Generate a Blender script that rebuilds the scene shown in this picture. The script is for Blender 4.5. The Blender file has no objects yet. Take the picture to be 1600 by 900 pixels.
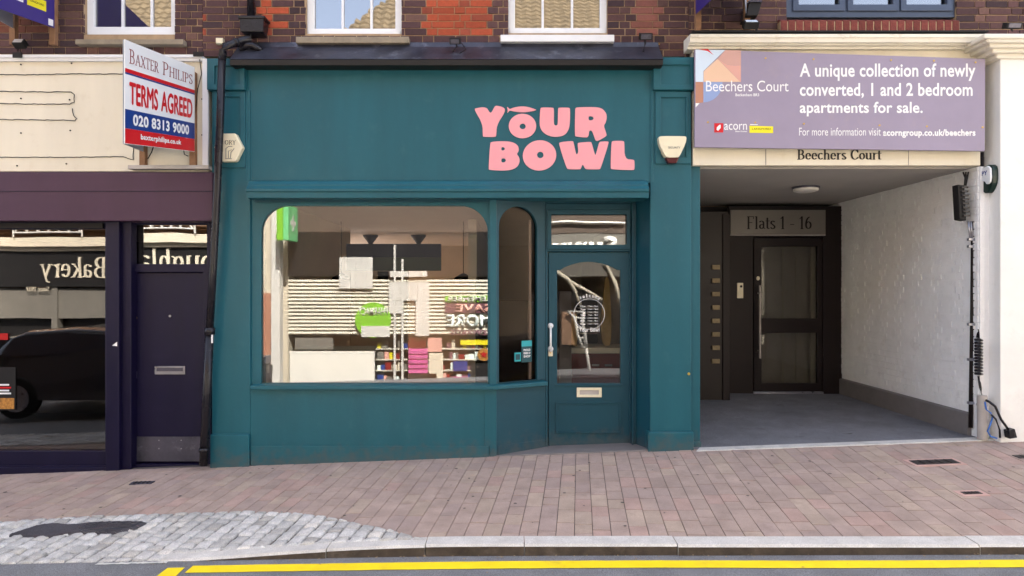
import bpy, bmesh, math, random
from mathutils import Vector, Matrix
from mathutils.geometry import tessellate_polygon
R = random.Random(7)
rad = math.radians
sc = bpy.context.scene
COL = sc.collection

# ------------------------------------------------------------------ camera, sky, sun, exposure
CAMD, CAMZ, F = 6.45, 1.72, 1000.0
cd = bpy.data.cameras.new('camera'); cam = bpy.data.objects.new('camera', cd); COL.objects.link(cam)
cam.location = (0, -CAMD, CAMZ); cam.rotation_euler = (rad(90), 0, 0)
cd.sensor_width = 36; cd.lens = 22.5; cd.clip_start = 0.05; cd.clip_end = 2000
sc.camera = cam
SUN = Vector((0.30, 0.72, 0.90)).normalized()          # direction towards the sun (behind the terrace)
elev = math.asin(SUN.z)
w = bpy.data.worlds.new('World'); sc.world = w; w.use_nodes = True
nt = w.node_tree; bg = nt.nodes['Background']
sky = nt.nodes.new('ShaderNodeTexSky'); sky.sky_type = 'NISHITA'; sky.sun_disc = False
sky.sun_elevation = elev; sky.sun_rotation = math.atan2(SUN.x, SUN.y)
sky.air_density = 0.75; sky.dust_density = 5.0; sky.ozone_density = 0.0
hs = nt.nodes.new('ShaderNodeHueSaturation'); hs.inputs['Saturation'].default_value = .74
tn = nt.nodes.new('ShaderNodeMix'); tn.data_type = 'RGBA'; tn.blend_type = 'MULTIPLY'; tn.inputs[0].default_value = 1; tn.inputs[7].default_value = (1.0, .985, .965, 1)
nt.links.new(sky.outputs[0], hs.inputs['Color']); nt.links.new(hs.outputs[0], tn.inputs[6]); nt.links.new(tn.outputs[2], bg.inputs[0]); bg.inputs[1].default_value = 0.14
ld = bpy.data.lights.new('sun', 'SUN'); ld.energy = 4.2; ld.angle = rad(0.5); ld.color = (1, 0.955, 0.895)
sun = bpy.data.objects.new('sun', ld); COL.objects.link(sun)
sun.rotation_euler = SUN.to_track_quat('Z', 'Y').to_euler(); sun.location = (3, 6, 14)
sc.view_settings.view_transform = 'Standard'; sc.view_settings.look = 'None'
sc.view_settings.exposure = 2.86; sc.view_settings.gamma = 1.0; sc.view_settings.use_curve_mapping = False
sc.render.engine = 'CYCLES'
sc.cycles.max_bounces = 10; sc.cycles.diffuse_bounces = 5; sc.cycles.transparent_max_bounces = 24
sc.cycles.use_denoising = True; sc.cycles.sample_clamp_indirect = 6

# ------------------------------------------------------------------ measuring helpers (a point of the photo at a known depth)
def X(px, d=0.0): return (px - 800) / F * (CAMD + d)
def Z(py, d=0.0): return CAMZ + (450 - py) / F * (CAMD + d)
def lin(c): c /= 255; return c / 12.92 if c <= .04045 else ((c + .055) / 1.055) ** 2.4
def C(r, g, b, k=.85): return (lin(r) * k, lin(g) * k, lin(b) * k, 1)

# ------------------------------------------------------------------ materials
def nodes(m):
    m.use_nodes = True; n = m.node_tree.nodes; return n, m.node_tree.links, n['Principled BSDF']
def mat(name, col, rough=.55, metal=0, var=.12, vs=2.5, bump=.0, bs=60, spec=.32, stain=None, stain_amt=.0, streak=False, coat=0, vcol=False, grain=.0, chips=None, splash=None):
    m = bpy.data.materials.new(name); n, l, p = nodes(m)
    p.inputs['Metallic'].default_value = metal
    p.inputs['Specular IOR Level'].default_value = spec
    p.inputs['Coat Weight'].default_value = coat
    tc = n.new('ShaderNodeTexCoord'); geo = n.new('ShaderNodeNewGeometry')
    mp = n.new('ShaderNodeMapping'); l.new(geo.outputs['Position'], mp.inputs[0])
    nz = n.new('ShaderNodeTexNoise'); nz.inputs['Scale'].default_value = vs; nz.inputs['Detail'].default_value = 7
    nz.inputs['Roughness'].default_value = .62
    if streak: mp.inputs['Scale'].default_value = (1.6, 1.6, .22)
    l.new(mp.outputs[0], nz.inputs['Vector'])
    mr = n.new('ShaderNodeMapRange'); mr.inputs['From Min'].default_value = .3; mr.inputs['From Max'].default_value = .7
    mr.inputs['To Min'].default_value = 1 - var; mr.inputs['To Max'].default_value = 1 + var
    l.new(nz.outputs['Fac'], mr.inputs[0])
    mx = n.new('ShaderNodeMix'); mx.data_type = 'RGBA'; mx.blend_type = 'MULTIPLY'; mx.inputs[0].default_value = 1
    if vcol:
        at = n.new('ShaderNodeAttribute'); at.attribute_name = 'Col'; l.new(at.outputs['Color'], mx.inputs[6])
    else: mx.inputs[6].default_value = col
    l.new(mr.outputs[0], mx.inputs[7]); out = mx.outputs[2]
    if grain:
        g = n.new('ShaderNodeTexNoise'); g.inputs['Scale'].default_value = 160; g.inputs['Detail'].default_value = 3
        l.new(geo.outputs['Position'], g.inputs['Vector'])
        gr = n.new('ShaderNodeMapRange'); gr.inputs['From Min'].default_value = .3; gr.inputs['From Max'].default_value = .7
        gr.inputs['To Min'].default_value = 1 - grain; gr.inputs['To Max'].default_value = 1 + grain; l.new(g.outputs['Fac'], gr.inputs[0])
        m3 = n.new('ShaderNodeMix'); m3.data_type = 'RGBA'; m3.blend_type = 'MULTIPLY'; m3.inputs[0].default_value = 1
        l.new(out, m3.inputs[6]); l.new(gr.outputs[0], m3.inputs[7]); out = m3.outputs[2]
    if stain:
        s = n.new('ShaderNodeTexNoise'); s.inputs['Scale'].default_value = 5.3; s.inputs['Detail'].default_value = 9; s.inputs['Roughness'].default_value = .7
        l.new(geo.outputs['Position'], s.inputs['Vector'])
        r = n.new('ShaderNodeMapRange'); r.inputs['From Min'].default_value = .56; r.inputs['From Max'].default_value = .74
        r.inputs['To Max'].default_value = stain_amt; l.new(s.outputs['Fac'], r.inputs[0])
        m2 = n.new('ShaderNodeMix'); m2.data_type = 'RGBA'; l.new(r.outputs[0], m2.inputs[0]); l.new(out, m2.inputs[6]); m2.inputs[7].default_value = stain
        out = m2.outputs[2]
    def over(fac, col):
        q = n.new('ShaderNodeMix'); q.data_type = 'RGBA'; l.new(fac, q.inputs[0]); l.new(out, q.inputs[6]); q.inputs[7].default_value = col; return q.outputs[2]
    if chips:        # small worn-through spots
        s = n.new('ShaderNodeTexNoise'); s.inputs['Scale'].default_value = chips[2]; s.inputs['Detail'].default_value = 6; s.inputs['Roughness'].default_value = .65
        l.new(geo.outputs['Position'], s.inputs['Vector']); rr_ = n.new('ShaderNodeMapRange'); rr_.inputs['From Min'].default_value = chips[1]; rr_.inputs['From Max'].default_value = chips[1] + .03
        rr_.inputs['To Max'].default_value = .8; l.new(s.outputs['Fac'], rr_.inputs[0]); out = over(rr_.outputs[0], chips[0])
    if splash:       # mud splashed up from the pavement, ragged upper edge
        sx = n.new('ShaderNodeSeparateXYZ'); l.new(geo.outputs['Position'], sx.inputs[0])
        s = n.new('ShaderNodeTexNoise'); s.inputs['Scale'].default_value = 14; s.inputs['Detail'].default_value = 8; l.new(geo.outputs['Position'], s.inputs['Vector'])
        a1 = n.new('ShaderNodeMath'); a1.operation = 'MULTIPLY_ADD'; a1.inputs[1].default_value = -.0369; l.new(sx.outputs[0], a1.inputs[0]); l.new(sx.outputs[2], a1.inputs[2])
        a2 = n.new('ShaderNodeMath'); a2.operation = 'MULTIPLY_ADD'; a2.inputs[1].default_value = -.55; l.new(s.outputs['Fac'], a2.inputs[0]); l.new(a1.outputs[0], a2.inputs[2])
        mr_ = n.new('ShaderNodeMapRange'); mr_.inputs['From Min'].default_value = -.08; mr_.inputs['From Max'].default_value = -.26; mr_.inputs['To Max'].default_value = .55
        l.new(a2.outputs[0], mr_.inputs[0]); out = over(mr_.outputs[0], splash)
    l.new(out, p.inputs['Base Color'])
    rr = n.new('ShaderNodeMapRange'); rr.inputs['To Min'].default_value = max(.02, rough - .1); rr.inputs['To Max'].default_value = min(1, rough + .1)
    l.new(nz.outputs['Fac'], rr.inputs[0]); l.new(rr.outputs[0], p.inputs['Roughness'])
    if bump:
        b = n.new('ShaderNodeTexNoise'); b.inputs['Scale'].default_value = bs; b.inputs['Detail'].default_value = 4
        l.new(geo.outputs['Position'], b.inputs['Vector'])
        bp = n.new('ShaderNodeBump'); bp.inputs['Strength'].default_value = bump; bp.inputs['Distance'].default_value = .01
        l.new(b.outputs['Fac'], bp.inputs['Height']); l.new(bp.outputs[0], p.inputs['Normal'])
    return m
def glass(name, refl, tint=(.86, .88, .86, 1), wav=.0):
    m = bpy.data.materials.new(name); m.use_nodes = True; n = m.node_tree.nodes; l = m.node_tree.links; n.clear()
    o = n.new('ShaderNodeOutputMaterial'); t = n.new('ShaderNodeBsdfTransparent'); t.inputs[0].default_value = tint
    g = n.new('ShaderNodeBsdfGlossy'); g.inputs['Roughness'].default_value = .0; g.inputs[0].default_value = (1, 1, 1, 1)
    if wav:
        geo = n.new('ShaderNodeNewGeometry'); z = n.new('ShaderNodeTexNoise'); z.inputs['Scale'].default_value = 1.7; z.inputs['Detail'].default_value = 1
        l.new(geo.outputs['Position'], z.inputs['Vector'])
        b = n.new('ShaderNodeBump'); b.inputs['Strength'].default_value = wav; b.inputs['Distance'].default_value = .02
        l.new(z.outputs['Fac'], b.inputs['Height']); l.new(b.outputs[0], g.inputs['Normal'])
    fr = n.new('ShaderNodeFresnel'); fr.inputs[0].default_value = 1.5
    ad = n.new('ShaderNodeMath'); ad.operation = 'ADD'; ad.inputs[1].default_value = refl - .04; ad.use_clamp = True
    l.new(fr.outputs[0], ad.inputs[0])
    mx = n.new('ShaderNodeMixShader'); l.new(ad.outputs[0], mx.inputs[0])
    l.new(t.outputs[0], mx.inputs[1]); l.new(g.outputs[0], mx.inputs[2]); l.new(mx.outputs[0], o.inputs[0]); return m

TEAL = C(32, 103, 118, .68)
M = dict(
 teal=mat('teal_paint', TEAL, .40, var=.10, vs=2.2, bump=.10, bs=35, streak=True, stain=C(70, 126, 134, .7), stain_amt=.3, chips=(C(96, 140, 142, .8), .745, 22), splash=(.085, .085, .08, 1)),
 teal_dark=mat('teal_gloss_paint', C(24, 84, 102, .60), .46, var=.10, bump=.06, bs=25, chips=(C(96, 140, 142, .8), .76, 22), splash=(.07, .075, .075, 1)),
 pink=mat('pink_acrylic', C(247, 168, 176), .35, var=.02, vs=1),
 lead=mat('lead_sheet', C(66, 68, 80), .34, metal=.4, var=.45, vs=5, bump=.6, bs=6, stain=C(140, 142, 156), stain_amt=.75),
 gutter=mat('black_gutter_paint', C(32, 28, 24, .7), .5, var=.25, vs=3, bump=.2, bs=30),
 black=mat('black_plastic', C(32, 30, 36), .28, var=.15, vs=5, bump=.05, bs=40),
 dblack=mat('dull_black', C(30, 28, 28), .7, var=.2, vs=5),
 upvc=mat('white_frame_paint', C(238, 240, 243), .35, var=.03, vs=3),
 bluegrey=mat('blue_grey_frame_paint', C(70, 82, 104), .4, var=.06),
 stone=mat('grey_stone_sill', C(150, 138, 120), .85, var=.2, vs=9, bump=.3, bs=90),
 brick=mat('facing_brick', (0, 0, 0, 1), .88, var=.22, vs=30, bump=.5, bs=110, vcol=True, spec=.25),
 mortar=mat('lime_mortar', C(178, 152, 122), .95, var=.16, vs=14, bump=.3, bs=150, spec=.2),
 cream=mat('cream_fascia_paint', C(236, 227, 206), .6, var=.05, vs=1.8, bump=.06, bs=30, streak=True, stain=C(200, 180, 140), stain_amt=.25),
 white=mat('white_render_paint', C(244, 242, 238), .75, var=.04, vs=3, bump=.25, bs=120, stain=C(205, 200, 190), stain_amt=.25),
 wcorn=mat('white_cornice_paint', C(240, 234, 218), .6, var=.06, vs=5, stain=C(170, 138, 100), stain_amt=.6, bump=.1),
 whitebrick=mat('white_painted_brick', C(250, 249, 248, .9), .6, var=.05, vs=6, bump=.35, bs=70, stain=C(190, 184, 178), stain_amt=.3),
 purple=mat('plum_paint', C(78, 50, 72, .75), .5, var=.10, vs=2, bump=.05, streak=True),
 navy=mat('dark_navy_paint', C(24, 18, 56, .6), .45, spec=.25, var=.15, vs=3, bump=.06, streak=True, stain=C(46, 42, 70), stain_amt=.2),
 steel=mat('brushed_steel', C(176, 176, 184), .3, metal=.8, var=.15, vs=8),
 brass=mat('brass', C(214, 178, 92), .3, metal=.7, var=.1),
 galv=mat('dull_grey_metal', C(90, 88, 100), .4, metal=.5, var=.3, vs=5, stain=C(150, 150, 160), stain_amt=.7),
 mauve=mat('mauve_sign_print', C(158, 147, 168), .55, var=.05, vs=3, stain=C(176, 160, 160), stain_amt=.3),
 wprint=mat('white_print', C(248, 248, 248), .5, var=.02),
 bprint=mat('black_print', C(18, 16, 16), .5, var=.02),
 red=mat('red_print', C(214, 22, 34), .4, var=.03),
 dred=mat('dark_red_print', C(140, 24, 30), .4, var=.03),
 blue=mat('blue_print', C(30, 62, 140), .4, var=.03),
 boardw=mat('white_board', C(244, 247, 250), .35, var=.02),
 boardback=mat('grey_board_back', C(170, 178, 190), .5, var=.05),
 purpleboard=mat('violet_board', C(62, 48, 130), .4, var=.08),
 yellow=mat('yellow_print', C(246, 232, 40), .5, var=.03),
 timber=mat('weathered_timber', C(140, 104, 76), .85, var=.25, vs=12, bump=.3),
 peach=mat('peach_print', C(236, 198, 168), .5, var=.02), salmon=mat('salmon_print', C(212, 166, 154), .5, var=.02),
 rose=mat('rose_print', C(226, 170, 156), .5, var=.02), lblue=mat('pale_blue_print', C(214, 230, 246), .5, var=.02),
 pblue=mat('periwinkle_print', C(150, 170, 214), .5, var=.02), rust=mat('rust_print', C(190, 136, 112), .5, var=.02),
 bell=mat('cream_alarm_plastic', C(240, 230, 200), .4, var=.05), maroon=mat('maroon_lens', C(80, 20, 28), .2, var=.05),
 greyink=mat('grey_ink', C(130, 128, 122), .6, var=.02),
 darkgreen=mat('dark_green_plastic', C(14, 40, 34), .35, var=.05),
 brown=mat('dark_brown_frame', C(48, 38, 38, .5), .5, spec=.2, var=.12, vs=4),
 greypanel=mat('grey_sign_panel', C(126, 120, 112, .8), .4, var=.06),
 ceil=mat('passage_ceiling_paint', C(186, 182, 176), .8, var=.06, vs=2),
 skirt=mat('grey_skirting_paint', C(128, 122, 120), .7, var=.1, vs=6),
 tan=mat('pale_tan_paint', C(170, 150, 110, .5), .5, var=.25, vs=20),
 lampw=mat('opal_lamp', C(236, 232, 226), .3, var=.02),
 bluew=mat('blue_cable', C(70, 120, 200), .4, var=.05),
 conduit=mat('grey_conduit', C(186, 178, 172), .6, var=.12, vs=8),
 asphalt=mat('asphalt', (.185, .187, .195, 1), .85, var=.18, vs=4, bump=.8, bs=190, grain=.45, stain=(.18, .165, .155, 1), stain_amt=.5),
 ptar=mat('passage_tarmac', (.17, .17, .185, 1), .8, var=.22, vs=3, bump=.7, bs=170, grain=.4, stain=(.08, .076, .075, 1), stain_amt=.6, chips=((.07, .065, .06, 1), .66, 4.5)),
 patch=mat('tarmac_patch', (.062, .058, .066, 1), .9, var=.25, vs=5, bump=1.0, bs=130, grain=.4, stain=(.10, .055, .06, 1), stain_amt=.6),
 pavers=mat('clay_pavers', (0, 0, 0, 1), .8, var=.16, vs=5, bump=.3, bs=140, vcol=True, grain=.12, spec=.35, stain=(.215, .155, .13, 1), stain_amt=.6),
 setts=mat('granite_setts', (0, 0, 0, 1), .6, var=.14, vs=25, bump=.5, bs=120, vcol=True, grain=.3, spec=.5),
 joint=mat('dirty_joint_sand', (.10, .085, .075, 1), .95, var=.3, vs=20),
 kerb=mat('granite_kerb', (.54, .515, .48, 1), .75, var=.14, vs=7, bump=.4, bs=150, grain=.22, stain=(.22, .18, .15, 1), stain_amt=.45),
 kerbface=mat('grimy_shaded_kerb_face', (.075, .058, .045, 1), .9, var=.35, vs=9, bump=.6, bs=90, stain=(.18, .15, .12, 1), stain_amt=.6),  # grime plus the shade of the upright face, put into one darker colour
 yline=mat('yellow_road_paint', (.90, .67, .012, 1), .6, var=.1, vs=6, bump=.5, bs=160, stain=(.5, .38, .06, 1), stain_amt=.4, chips=((.14, .13, .12, 1), .69, 30)),
 wline=mat('worn_white_paint', (.55, .54, .5, 1), .7, var=.2, vs=10),
 iron=mat('cast_iron', (.05, .042, .04, 1), .6, metal=.4, var=.3, vs=20, bump=.5, bs=100),
 pinkfr=mat('pink_concrete', (.52, .33, .28, 1), .85, var=.1, vs=10),
 leaf=mat('dry_leaf', (.30, .22, .12, 1), .8, var=.3, vs=60),
 # interior
 iwall=mat('interior_wall_paint', C(222, 208, 188), .8, var=.06), iceil=mat('interior_ceiling_paint', C(236, 228, 218), .8, var=.05),
 ifloor=mat('interior_floor', C(170, 140, 116), .4, var=.2), icounter=mat('white_counter', C(236, 230, 212, .75), .45, var=.05),
 imenu=mat('navy_menu_board', C(34, 36, 66), .5, var=.05), imenug=mat('green_menu_board', C(66, 74, 62), .5, var=.05),
 ired=mat('dark_red_cabinet', C(110, 26, 30), .35, var=.1), idark=mat('dark_brown_partition', C(34, 22, 20, .6), .5, var=.15),
 apron=mat('tan_canvas', C(196, 166, 110), .85, var=.12, vs=10), gold=mat('gold_bread', C(200, 140, 66, .7), .6, var=.6, vs=34),
 # across the street
 oppcream=mat('sunlit_cream_render', (.62, .56, .44, 1), .8, var=.05), oppdark=mat('dark_shop_fascia', (.012, .011, .011, 1), .5, var=.1),
 oppshut=mat('cream_shutter_slat', (.60, .57, .47, 1), .5, var=.10), oppgrey=mat('grey_shop_wall', (.16, .15, .13, 1), .7, var=.1),
 oppbrown=mat('dark_brown_brick', (.10, .075, .06, 1), .9, var=.2, vs=18), oppwhite=mat('white_painted_board', (.62, .605, .56, 1), .6, var=.03), oppbrick=mat('brown_stock_brick', (.24, .14, .085, 1), .9, var=.25, vs=18),
 green=mat('bright_green_sign', (.20, .50, .03, 1), .5, var=.03), mint=mat('mint_green_sign', (.16, .55, .22, 1), .5, var=.03),
 tile=mat('clay_pantile', (.095, .072, .042, 1), .85, var=.4, vs=5, bump=.4, bs=30), pinkprod=mat('magenta_pack', (.55, .10, .30, 1), .5, var=.05),
 brownprint=mat('plum_print', (.16, .07, .09, 1), .5), mintw=mat('pale_mint_print', (.72, .82, .76, 1), .5, var=.02),
 carpaint=mat('black_car_paint', (.06, .064, .075, 1), .2, var=.05, coat=1), tyre=mat('tyre_rubber', (.02, .02, .02, 1), .8),
 carred=mat('red_tail_lens', (.4, .02, .02, 1), .15), tealst=mat('teal_sticker', C(40, 168, 178), .4, var=.02), dteal=mat('dark_teal_sticker', C(20, 74, 84), .4, var=.02),
 carwin=mat('car_window_glass', (.05, .07, .11, 1), .06, spec=1.0, var=.02, coat=1),
 g_shop=glass('shop_glass', .085, (.96, .96, .95, 1)), g_side=glass('side_glass', .0, (.66, .6, .56, 1)), g_bak=glass('dusty_glass', .085, (.75, .72, .68, 1), .03),
 g_up=glass('old_sash_glass', .25, (.5, .5, .5, 1), .10), g_door=glass('door_glass', .05, (.96, .96, .95, 1), .05), g_fan=glass('fanlight_glass', .12, wav=.07),
 g_flat=glass('flat_door_glass', .012, (.85, .85, .82, 1)), g_car=glass('car_glass', .35, (.2, .24, .3, 1)),
)

# ------------------------------------------------------------------ mesh builder
class MB:
    def __init__(s): s.bm = bmesh.new(); s.cl = None
    def face(s, pts, col=None):
        vs = [s.bm.verts.new(p) for p in pts]
        try: f = s.bm.faces.new(vs)
        except ValueError: return None
        if col is not None:
            if s.cl is None: s.cl = s.bm.loops.layers.float_color.new('Col')
            for lp in f.loops: lp[s.cl] = col
        return f
    def hexa(s, a, b, col=None, skip=()):
        # a, b : 4 points each (front loop, back loop)
        va = [s.bm.verts.new(p) for p in a]; vb = [s.bm.verts.new(p) for p in b]
        fs = [va, vb[::-1]] + [[va[i], vb[i], vb[(i + 1) % 4], va[(i + 1) % 4]] for i in range(4)]
        if col is not None and s.cl is None: s.cl = s.bm.loops.layers.float_color.new('Col')
        for k, q in enumerate(fs):
            if k in skip: continue
            f = s.bm.faces.new(q)
            if col is not None:
                for lp in f.loops: lp[s.cl] = col
    def box(s, x0, x1, y0, y1, z0, z1, col=None):
        s.hexa([(x0, y0, z0), (x1, y0, z0), (x1, y0, z1), (x0, y0, z1)], [(x0, y1, z0), (x1, y1, z0), (x1, y1, z1), (x0, y1, z1)], col); return s
    def pb(s, p0, p1, q0, q1, d0, d1):      # a box whose front face at depth d0 spans these photo coordinates
        return s.box(X(p0, d0), X(p1, d0), d0, d1, Z(q1, d0), Z(q0, d0))
    def plate(s, outer, holes=(), y0=0.0, y1=.02, T=None):
        # flat plate in x,z with holes, from y0 (front) to y1
        T = T or (lambda u, v, wv: (u, wv, v))
        loops = [outer] + list(holes)
        flat = [p for lp in loops for p in lp]
        tris = tessellate_polygon([[Vector((p[0], p[1], 0)) for p in lp] for lp in loops])
        vf = [s.bm.verts.new(T(p[0], p[1], y0)) for p in flat]; vb = [s.bm.verts.new(T(p[0], p[1], y1)) for p in flat]
        for t in tris:
            for q in ([vf[i] for i in t], [vb[i] for i in t][::-1]):
                try: s.bm.faces.new(q)
                except ValueError: pass
        o = 0
        for lp in loops:
            k = len(lp)
            for i in range(k):
                j = (i + 1) % k
                try: s.bm.faces.new([vf[o + i], vb[o + i], vb[o + j], vf[o + j]])
                except ValueError: pass
            o += k
        return s
    def tube(s, pts, r, n=10, closed_ends=True):
        pts = [Vector(p) for p in pts]; rings = []
        for i, p in enumerate(pts):
            t = (pts[min(i + 1, len(pts) - 1)] - pts[max(i - 1, 0)]).normalized()
            ref = Vector((0, 0, 1)) if abs(t.z) < .9 else Vector((0, 1, 0))
            a = t.cross(ref).normalized(); b = t.cross(a)
            rr = r[i] if isinstance(r, (list, tuple)) else r
            rings.append([s.bm.verts.new(p + (a * math.cos(k * 2 * math.pi / n) + b * math.sin(k * 2 * math.pi / n)) * rr) for k in range(n)])
        for q, e in zip(rings, rings[1:]):
            for k in range(n): s.bm.faces.new([q[k], q[(k + 1) % n], e[(k + 1) % n], e[k]])
        if closed_ends: s.bm.faces.new(rings[0][::-1]); s.bm.faces.new(rings[-1])
        return s
    def prof(s, pts, x0, x1):               # profile (y,z) swept along x
        a = [s.bm.verts.new((x0, p[0], p[1])) for p in pts]; b = [s.bm.verts.new((x1, p[0], p[1])) for p in pts]
        k = len(pts)
        for i in range(k): s.bm.faces.new([a[i], b[i], b[(i + 1) % k], a[(i + 1) % k]])
        s.bm.faces.new(a[::-1]); s.bm.faces.new(b); return s
    def disc(s, cx, cz, r, y0, y1, n=24, rz=None):
        return s.plate([(cx + r * math.cos(i * 2 * math.pi / n), cz + (rz or r) * math.sin(i * 2 * math.pi / n)) for i in range(n)], (), y0, y1)
    def build(s, name, m, parent=None, bevel=0, smooth=False, auto=True, split=False):
        if split:      # every separate piece becomes a part of its own
            left = set(s.bm.faces); out = []
            while left:
                f0 = left.pop(); isl = [f0]; q = [f0]
                while q:
                    for v in q.pop().verts:
                        for g in v.link_faces:
                            if g in left: left.remove(g); isl.append(g); q.append(g)
                n = MB(); vm = {}
                for f in isl:
                    for v in f.verts:
                        if v not in vm: vm[v] = n.bm.verts.new(v.co)
                    n.bm.faces.new([vm[v] for v in f.verts])
                out.append(n.build(name, m, parent, bevel, smooth, auto))
            s.bm.free(); return out[0]
        if auto: bmesh.ops.recalc_face_normals(s.bm, faces=s.bm.faces[:])
        me = bpy.data.meshes.new(name); s.bm.to_mesh(me); s.bm.free()
        o = bpy.data.objects.new(name, me); COL.objects.link(o); me.materials.append(M[m] if isinstance(m, str) else m)
        if parent is not None: o.parent = parent; o.matrix_parent_inverse = Matrix.Translation(-wloc(parent))
        if bevel:
            b = o.modifiers.new('bevel', 'BEVEL'); b.width = bevel; b.segments = 2; b.limit_method = 'ANGLE'; b.angle_limit = rad(38)
        if smooth:
            for f in me.polygons: f.use_smooth = True
        return o
def wloc(o):
    v = Vector(o.location)
    while o.parent is not None:
        v = v + o.matrix_parent_inverse.translation; o = o.parent; v = v + Vector(o.location)
    return v
def tag(o, label, cat, group=None):
    o['label'] = label; o['category'] = cat
    if group: o['group'] = group
    return o
def thing(name, loc, label, cat, group=None):
    o = bpy.data.objects.new(name, None); COL.objects.link(o); o.location = loc; o.empty_display_size = .1
    return tag(o, label, cat, group)
def struct(o, kind='structure'): o['kind'] = kind; return o
def box(name, m, parent, x0, x1, y0, y1, z0, z1, bevel=0): return MB().box(x0, x1, y0, y1, z0, z1).build(name, m, parent, bevel)
def pbox(name, m, parent, p0, p1, q0, q1, d0, d1, bevel=0): return MB().pb(p0, p1, q0, q1, d0, d1).build(name, m, parent, bevel)
def rrect(x0, x1, z0, z1, rt, rb=0, n=10):
    pts = []
    for cx, cz, r, a in ((x1 - rt, z1 - rt, rt, 0), (x0 + rt, z1 - rt, rt, 90), (x0 + rb, z0 + rb, rb, 180), (x1 - rb, z0 + rb, rb, 270)):
        if r == 0: pts.append((cx, cz)); continue
        for i in range(n + 1): pts.append((cx + r * math.cos(rad(a + 90 * i / n)), cz + r * math.sin(rad(a + 90 * i / n))))
    return pts
def rect(x0, x1, z0, z1): return [(x0, z0), (x1, z0), (x1, z1), (x0, z1)]
def chaikin(p, it=2, k=.22):
    for _ in range(it):
        q = []
        for i in range(len(p)):
            a, b = p[i], p[(i + 1) % len(p)]
            q += [(a[0] + (b[0] - a[0]) * k, a[1] + (b[1] - a[1]) * k), (a[0] + (b[0] - a[0]) * (1 - k), a[1] + (b[1] - a[1]) * (1 - k))]
        p = q
    return p
def wallT(y):  # plane parallel to the street front: u=x, v=z, w=outwards
    return lambda u, v, wv: (u, y - wv, v)

# ------------------------------------------------------------------ lettering
def sans(name, txt, m, parent, T, u0, u1, v0, v1, bold=0.0, th=.004, shear=0, align_h=True, mirror=False, fat=0):
    cu = bpy.data.curves.new('txt', 'FONT'); cu.body = txt; cu.size = 1; cu.offset = bold; cu.extrude = .0; cu.fill_mode = 'BOTH'; cu.resolution_u = 4; cu.space_character = 1 + bold * 1.8
    ob = bpy.data.objects.new('txt', cu); COL.objects.link(ob); bpy.context.view_layer.update()
    me = bpy.data.meshes.new_from_object(ob.evaluated_get(bpy.context.evaluated_depsgraph_get()))
    bpy.data.objects.remove(ob); bpy.data.curves.remove(cu)
    xs = [v.co.x for v in me.vertices]; ys = [v.co.y for v in me.vertices]
    xa, xb, ya, yb = min(xs), max(xs), min(ys), max(ys)
    bm = bmesh.new(); bm.from_mesh(me); bpy.data.meshes.remove(me)
    bmesh.ops.dissolve_limit(bm, angle_limit=.01, verts=bm.verts[:], edges=bm.edges[:])
    lift = {}
    if fat:          # heavier strokes: the same outline laid down a few times, slightly shifted
        g0 = bm.faces[:]
        for k, (ox, oy) in enumerate(((fat, 0), (fat * .5, fat * .4), (fat * .5, -fat * .4))):
            d_ = bmesh.ops.duplicate(bm, geom=g0)['geom']
            for v in d_:
                if isinstance(v, bmesh.types.BMVert): v.co.x += ox; v.co.y += oy; lift[v] = (k + 1) * 8e-5
        xb += fat; ya -= fat * .4; yb += fat * .4
    top = set(bm.verts)
    if th > .003:
        r_ = bmesh.ops.extrude_face_region(bm, geom=bm.faces[:])
        top = {e for e in r_['geom'] if isinstance(e, bmesh.types.BMVert)}
    for v in bm.verts:
        fx = (v.co.x - xa) / (xb - xa)
        u = u0 + (1 - fx if mirror else fx) * (u1 - u0)
        vv = v0 + (v.co.y - ya) / (yb - ya) * (v1 - v0)
        v.co = T(u, vv, (th if v in top else .0) + lift.get(v, 0))
    s = MB(); s.bm.free(); s.bm = bm
    return s.build(name, m, parent)
def arc(cx, cy, rx, ry, a0, a1, n=10): return [(cx + rx * math.cos(rad(a0 + (a1 - a0) * i / n)), cy + ry * math.sin(rad(a0 + (a1 - a0) * i / n))) for i in range(n + 1)]
def ser(x, y, l=.09): return ([(x - l, y), (x + l, y)], .35)
H_, XH = .70, .47
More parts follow.
